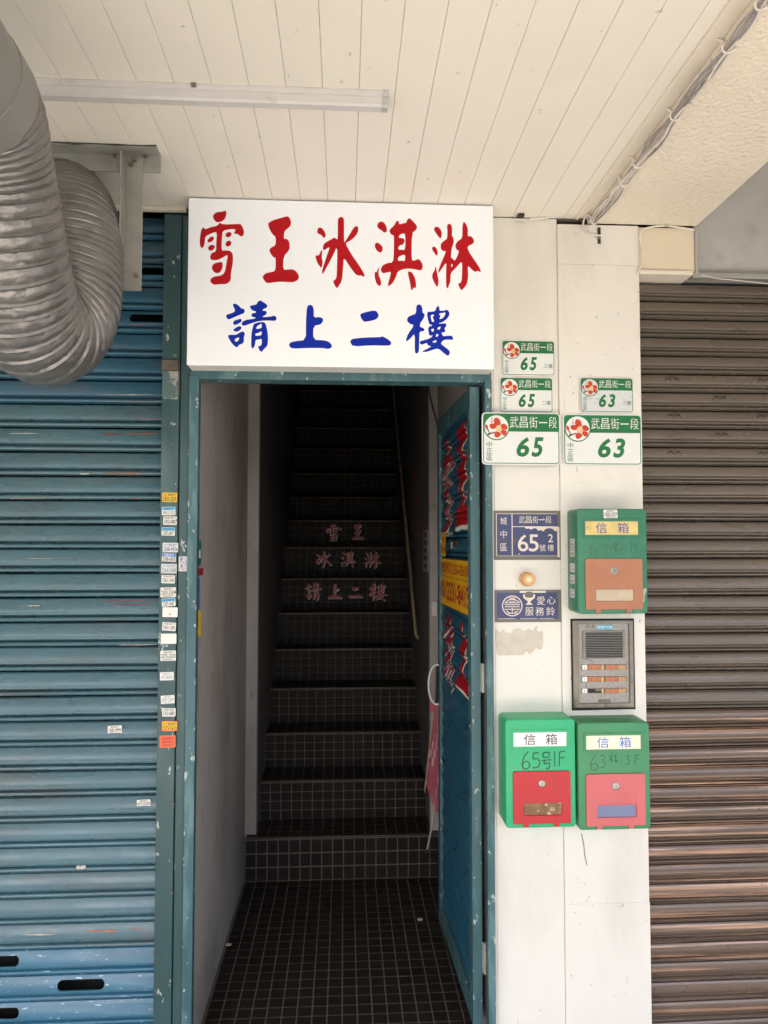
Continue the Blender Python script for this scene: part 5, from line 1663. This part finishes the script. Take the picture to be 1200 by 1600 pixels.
for px, py, dy in ((210, 250, -0.006), (205, 257, -0.006), (213, 431, -0.006)):
    q = P(px, py, ybk + dy)
    mpq = lambda u, v, h, q=q: Vector((q.x + u, q.y - h, q.z + v))
    MB().lathe([(0.0085, 0.0), (0.0085, 0.0015), (0.0055, 0.0018), (0.0055, 0.006), (0.003, 0.0065)], mpq, 6 if dy else 12).build('bolt', M['bolt'], br)
for px, py in ((178, 242), (228, 243)):
    q = PZ(px, py, Z_CEIL - 0.0046)
    mpq = lambda u, v, h, q=q: Vector((q.x + u, q.y + v, q.z - h))
    MB().lathe([(0.009, 0.0), (0.009, 0.0015), (0.0055, 0.0018), (0.0055, 0.007)], mpq, 6).build('bolt', M['bolt'], br)
pts = [Vector((xk0 + (xk1 - xk0) * i / 14.0, ybk - 0.047 + random.uniform(-.002, .002), Z_CEIL - 0.002)) for i in range(15)]
MB().tube(pts, [random.uniform(0.0012, 0.0034) for _ in pts], 6).build('sealant_bead', M['dark_metal'], br)

# ------------------------------------------------------------------ foil duct
duct = thing('ventilation_duct', 'silver ribbed foil duct hanging in a tight loop in front of the blue shutter', 'duct', (P(40, 400, -0.6).x, -0.5, 2.0))
DR = 0.128
ctl = [(-66, 138, -0.975), (-42, 176, -0.92), (-22, 258, -0.84), (-2, 350, -0.77), (14, 420, -0.71), (36, 487, -0.62), (72, 520, -0.52), (103, 490, -0.43), (113, 425, -0.385),
       (112, 365, -0.36), (105, 332, -0.30), (96, 322, -0.20), (88, 318, -0.06)]
cp = [P(a, b_, c) for a, b_, c in ctl]
dense = catmull(cp, 24)
acc = [0.0]
for a, b_ in zip(dense, dense[1:]):
    acc.append(acc[-1] + (b_ - a).length)
LEN = acc[-1]
RPP = 8


def ring_pitch(f):
    """rings crowd together by the sleeve and in the rear half of the loop"""
    if f < 0.16:
        return 0.0125 + 0.017 * f / 0.16
    if f < 0.50:
        return 0.0295
    return max(0.0295 - 0.014 * (f - 0.50) / 0.18, 0.0155)


S_POS, sv = [], 0.0
while sv < LEN:
    p_ = ring_pitch(sv / LEN)
    for q_ in range(RPP):
        S_POS.append((sv + p_ * q_ / RPP, q_, p_))
    sv += p_
S_POS = [q_ for q_ in S_POS if q_[0] <= LEN]
NR = len(S_POS) - 1


def along(s):
    lo = 0
    for i in range(len(acc) - 1):
        if acc[i] <= s <= acc[i + 1]:
            lo = i
            break
    f = (s - acc[lo]) / max(acc[lo + 1] - acc[lo], 1e-9)
    return dense[lo].lerp(dense[lo + 1], f)


ring_prof = [0.0, -0.0034, -0.0030, -0.0020, -0.0016, -0.0018, -0.0026, -0.0036]
SEG = 112
vs, fs = [], []
upv = Vector((0, 0, 1))
for i in range(NR + 1):
    s, ph, pit = S_POS[i]
    p = along(s)
    tg = (along(min(s + 0.02, LEN)) - along(max(s - 0.02, 0))).normalized()
    a = tg.cross(upv)
    a.normalize()
    upv = a.cross(tg).normalized()
    if i == 0:
        upv = (Vector((1, 0, 0)) - tg * tg.x).normalized()
        a = tg.cross(upv).normalized()
    for k in range(SEG):
        an = 2 * math.pi * k / SEG
        dr = (a * math.cos(an) + upv * math.sin(an))
        sag = ring_prof[ph] * min(pit / 0.024, 1.15)
        if ph:
            q = p + dr * DR
            rg = i // RPP
            cr = pit / 0.0295
            sag += cr * (0.0030 * (abs(noise.noise(Vector((an * 6.5, rg * 5.3, 1.7)))) - 0.2) * math.sin(math.pi * ph / RPP) + 0.0022 * noise.noise(q * 90) + 0.0020 * noise.noise(q * 200))
            sag = min(sag, -0.0004)
        tight = 1.0 + 0.012 * noise.noise(Vector((s * 6, an, 0)))
        vs.append(p + dr * (DR * tight + sag))
for i in range(NR):
    for k in range(SEG):
        k2 = (k + 1) % SEG
        fs.append((i * SEG + k, i * SEG + k2, (i + 1) * SEG + k2, (i + 1) * SEG + k))
link('hose', vs, fs, M['foil'], duct, smooth=38)
d0 = (dense[0] - dense[3]).normalized()
s0 = dense[0] - d0 * 0.03
s1 = dense[0] + d0 * 0.75
MB().tube([s0, s0.lerp(s1, 0.08), s0.lerp(s1, 0.081), s1], [DR + 0.003, DR + 0.003, DR + 0.0005, DR + 0.0005], 64).build('sleeve', M['sleeve'], duct, smooth=40)

# ------------------------------------------------------------------ cables
cb = thing('cable_bundle', 'bundle of painted cables running along the ceiling beside the plaster beam', 'cables', (X_BEAM_L, -2, Z_CEIL))
xc, zc = X_BEAM_L + 0.006, Z_SOFF - 0.010
ties = [-0.055, -0.30, -0.40, -0.62, -0.86, -0.98, -1.3, -1.7, -2.2, -2.8, -3.5]
for i in range(11):
    rs = random.uniform(0.0017, 0.0035)
    pts = []
    yv = -0.045
    an = random.uniform(0, 6.28)
    while yv > -4.0:
        near = min(abs(yv - t_) for t_ in ties)
        spread = 0.005 + 0.011 * min(near / 0.07, 1.0)
        an += random.uniform(-0.45, 0.55)
        q = Vector((xc + spread * math.cos(an) * 1.2, yv, zc + spread * 0.55 * math.sin(an) - 0.003))
        q.z = min(q.z, Z_SOFF - rs - 0.001) if q.x > X_BEAM_L - 0.002 else q.z
        pts.append(q)
        yv -= 0.055
    MB().tube(catmull(pts, 3), rs, 7).build('cable', M['cable_grey'] if i in (2, 5, 7, 9) else M['cable'], cb, smooth=60)
for t_ in ties:
    pts = [Vector((xc + 0.0135 * math.cos(a), t_ + 0.003 * math.sin(2 * a), zc - 0.003 + 0.0115 * math.sin(a))) for a in [2 * math.pi * j / 14 for j in range(15)]]
    MB().tube(pts, 0.0022, 6).build('cable_tie', M['cable'], cb)
    MB().tube([Vector((xc - 0.011, t_, zc + 0.006)), Vector((xc - 0.021, t_ + 0.008, Z_CEIL - 0.006))], [0.004, 0.0022], 6).build('cable_tie', M['cable'], cb)
pts = [P(828, 342, -0.006), P(850, 341, -0.010), P(880, 335, -0.018), P(905, 331, -0.03), P(918, 330, -0.05)]
MB().tube(catmull(pts, 6), 0.0034, 7).build('cable', M['cable'], cb, smooth=60)
pts = [P(917, 335, -0.05), P(912, 345, -0.02), P(912, 358, -0.014), P(920, 365, -0.013), P(932, 367.5, -0.013), P(940, 368, -0.013)]
MB().tube(catmull(pts, 6), 0.0030, 7).build('cable', M['cable'], cb, smooth=60)
pts = [P(921, 333, -0.06), P(918, 343, -0.03), P(920, 352, -0.012)]
MB().tube(catmull(pts, 6), 0.0028, 7).build('cable', M['cable_grey'], cb, smooth=60)
pts = [P(996, 428, -0.014), P(1003, 412, -0.013), P(1004, 392, -0.012), P(1000, 372, -0.014), P(1004, 360, -0.014), P(1018, 354.5, -0.012), P(1040, 353, -0.012), P(1068, 356.5, -0.012), P(1085, 359, -0.012)]
cw = MB().tube(catmull(pts, 6), 0.0030, 7).build('cable', M['cable'], origin=pts[0], smooth=60)
tag(cw, 'single cream painted cable looping round the boxed cover beside the pillar top', 'cable')
hk = thing('wall_bracket', 'small dark metal strap hanging at the top of the pillar under the beam', 'bracket', tuple(P(936, 378, -0.008)))
a, b_ = P(934, 381, -0.0085), P(938, 356, -0.0085)
MB().box(a.x, b_.x, -0.0115, -0.0082, a.z, b_.z, 0.0006).build('strap', M['dark_metal'], hk)
q = P(936, 372, -0.0116)
MB().lathe([(0.004, 0), (0.004, 0.002), (0.002, 0.003)], lambda u, v, h: Vector((q.x + u, q.y - h, q.z + v)), 10).build('screw', M['bolt'], hk)
a, b_ = P(803, 339, -0.004), P(824, 329, -0.03)
fx = thing('cable_clip', 'broken cream fixing stub with a dark hole where the boards meet the pillar', 'clip', (P(814, 336, -0.006).x, -0.006, P(814, 336).z))
MB().box(P(808, 335, -.02).x, P(818, 335, -.02).x, -0.034, -0.006, Z_CEIL - 0.011, Z_CEIL - 0.0005, 0.002).build('clip_body', M['dark_metal'], fx)
MB().box(P(801, 335, -.02).x, P(823, 335, -.02).x, -0.020, -0.012, Z_CEIL - 0.016, Z_CEIL - 0.0115, 0.002).build('clip_arm', M['cable'], fx)

# ------------------------------------------------------------------ passage details
sw = MB().box(P(675, 950, Y_PIL - .008).x, P(683, 950, Y_PIL - .008).x, Y_PIL - 0.012, Y_PIL - 0.0005, P(678, 962, Y_PIL).z, P(678, 940, Y_PIL).z, 0.002).build('wall_switch', M['off_white'], origin=P(678, 962, Y_PIL))
tag(sw, 'pale wall switch half hidden behind the free edge of the blue door', 'switch')
nt_ = thing('notice_strip', 'narrow grey strip of small dark notices on the stairwell wall', 'notice', tuple(PX(665, 890, X_STAIR)))
q0, q1 = PX(662, 892, X_STAIR - .001), PX(669.5, 828, X_STAIR - .001)
MB().box(X_STAIR - 0.004, X_STAIR - 0.0005, q1.y, q0.y, q0.z, q1.z, 0.0008).build('strip', M['wall_in'], nt_)
for i in range(5):
    f = 0.08 + 0.19 * i
    zc_ = q0.z + (q1.z - q0.z) * f
    yw = (q0.y - q1.y)
    MB().box(X_STAIR - 0.0052, X_STAIR - 0.0042, q1.y + yw * 0.2, q1.y + yw * 0.75, zc_, zc_ + (q1.z - q0.z) * 0.11).build('notice_card', M['dark_metal'], nt_)
for py0, py1, px, wh in ((738, 758, 646, 'uppermost'), (776, 796, 650, 'middle'), (815, 835, 655, 'lowest')):
    a, b_ = PX(px - 1.5, py1, X_STAIR - .001), PX(px + 1.0, py0, X_STAIR - .001)
    o = MB().box(X_STAIR - 0.0015, X_STAIR - 0.0003, min(a.y, b_.y), max(a.y, b_.y), a.z, b_.z).build('wall_slip', M['ink_red'], origin=a)
    tag(o, 'faint dark slip of paper on the stairwell wall above the handrail, %s of three' % wh, 'paper', 'paper slips on the stairwell wall')
pts = [P(669, 602, Y_PIL - 0.004), P(673, 625, Y_PIL - 0.005), P(679, 648, Y_PIL - 0.006), P(684, 668, Y_PIL - 0.006), P(686, 700, Y_PIL - 0.006)]
o = MB().tube(catmull(pts, 5), 0.004, 6).build('cable', M['dark_metal'], origin=pts[0], smooth=60)
tag(o, 'dark cable hanging on the passage wall above the open door', 'cable')

# folded umbrella behind the free edge of the door
YU = 0.79
um = thing('umbrella', 'folded pink striped umbrella hanging beside the open door', 'umbrella', tuple(P(676, 1330, YU)))
top, low = P(682, 1108, YU - 0.03), P(682, 1268, YU + 0.02)
vs, fs = [], []
rows, segs = 26, 48
for j in range(rows + 1):
    f = j / rows
    c = top.lerp(low, f)
    rad = 0.008 + 0.036 * (math.sin(min(f / 0.72, 1.0) * math.pi / 2) ** 1.2) * (1.0 if f < 0.72 else max(1 - (f - 0.72) / 0.28, 0.12))
    c = c + Vector((0.012 * math.sin(f * 3), 0, 0))
    for k in range(segs):
        a = 2 * math.pi * k / segs
        rr_ = rad * (1 + 0.22 * math.sin(8 * a + 2.2 * f) + 0.06 * math.sin(19 * a + 5 * f))
        vs.append((c.x + rr_ * math.cos(a), c.y + rr_ * math.sin(a) * 0.6, c.z))
for j in range(rows):
    for k in range(segs):
        k2 = (k + 1) % segs
        fs.append((j * segs + k, j * segs + k2, (j + 1) * segs + k2, (j + 1) * segs + k))
cl = link('canopy', vs, fs, [M['pink'], M['pink_pale']], um, smooth=70)
for p in cl.data.polygons:
    k = p.index % segs
    j = p.index // segs
    p.material_index = 1 if ((k + j // 2) % 6) in (0,) else 0
tip = P(667, 1331, YU + 0.02)
MB().tube([low + Vector((0, 0, 0.04)), tip], [0.0055, 0.0045], 8).build('shaft', M['steel'], um, smooth=60)
MB().tube([P(683, 1040, YU - 0.03), top + Vector((0, 0, 0.01))], 0.006, 8).build('shaft', M['dark_metal'], um, smooth=60)
MB().lathe([(0.004, 0), (0.0075, 0.004), (0.0075, 0.014), (0.004, 0.018)], lambda u, v, h: Vector((tip.x + u, tip.y + v, tip.z - 0.006 + h)), 10).build('tip_cap', M['dark_metal'], um)
a, b_ = P(671, 1112, YU - 0.06), P(683, 1098, YU - 0.06)
MB().box(a.x, b_.x, YU - 0.064, YU - 0.056, a.z, b_.z, 0.002).build('strap', M['pink'], um)
edge = [P(677 - 13.5 * f, 1112 + 126 * f, YU - 0.03) for f in [i / 16 for i in range(17)]]
MB().tube(edge, [0.0035 if i % 2 else 0.0022 for i in range(17)], 6).build('binding', paint('umbrella binding', (0.33, 0.23, 0.15), 0.6, var=0.4, vscale=60), um)

for px, py, lab in ((357, 1476, 'small pale paper scrap lying by the foot of the left passage wall'), (656, 1437, 'tiny whitish scrap on the tiles near the open door')):
    q = PZ(px, py, 0.004)
    poly = [(q.x + 0.010 * (1 + 0.4 * random.random()) * math.cos(a), q.y + 0.008 * math.sin(a) * (1 + 0.5 * random.random())) for a in [6.28 * i / 7 for i in range(7)]]
    o = MB().prism(poly, lambda u, v, h: Vector((u, v, h)), 0.0036, 0.0056).build('paper_scrap', M['torn'], origin=q)
    tag(o, lab.replace('left passage', 'lilac passage'), 'litter')

# hairline twig of dried glue under the letter boxes
pts = [P(908.5, 1303, -0.0085), P(912, 1320, -0.009), P(914, 1338, -0.009), P(917, 1352, -0.0085)]
o = MB().tube(catmull(pts, 5), 0.0016, 5).build('cable_stub', M['cable_grey'], origin=pts[0])
tag(o, 'thin grey cable end hanging below the pink flapped letter box', 'cable')


# unseen street side behind the viewer: low building added to trim the sky light
ob = thing('sky_trim_building', 'plain low building added unseen across the street to trim the sky light', 'building', (2, -15, 0))
MB().box(-30, 30, -20, -15, -0.13, 3.3).build('wall', M['facade'], ob)
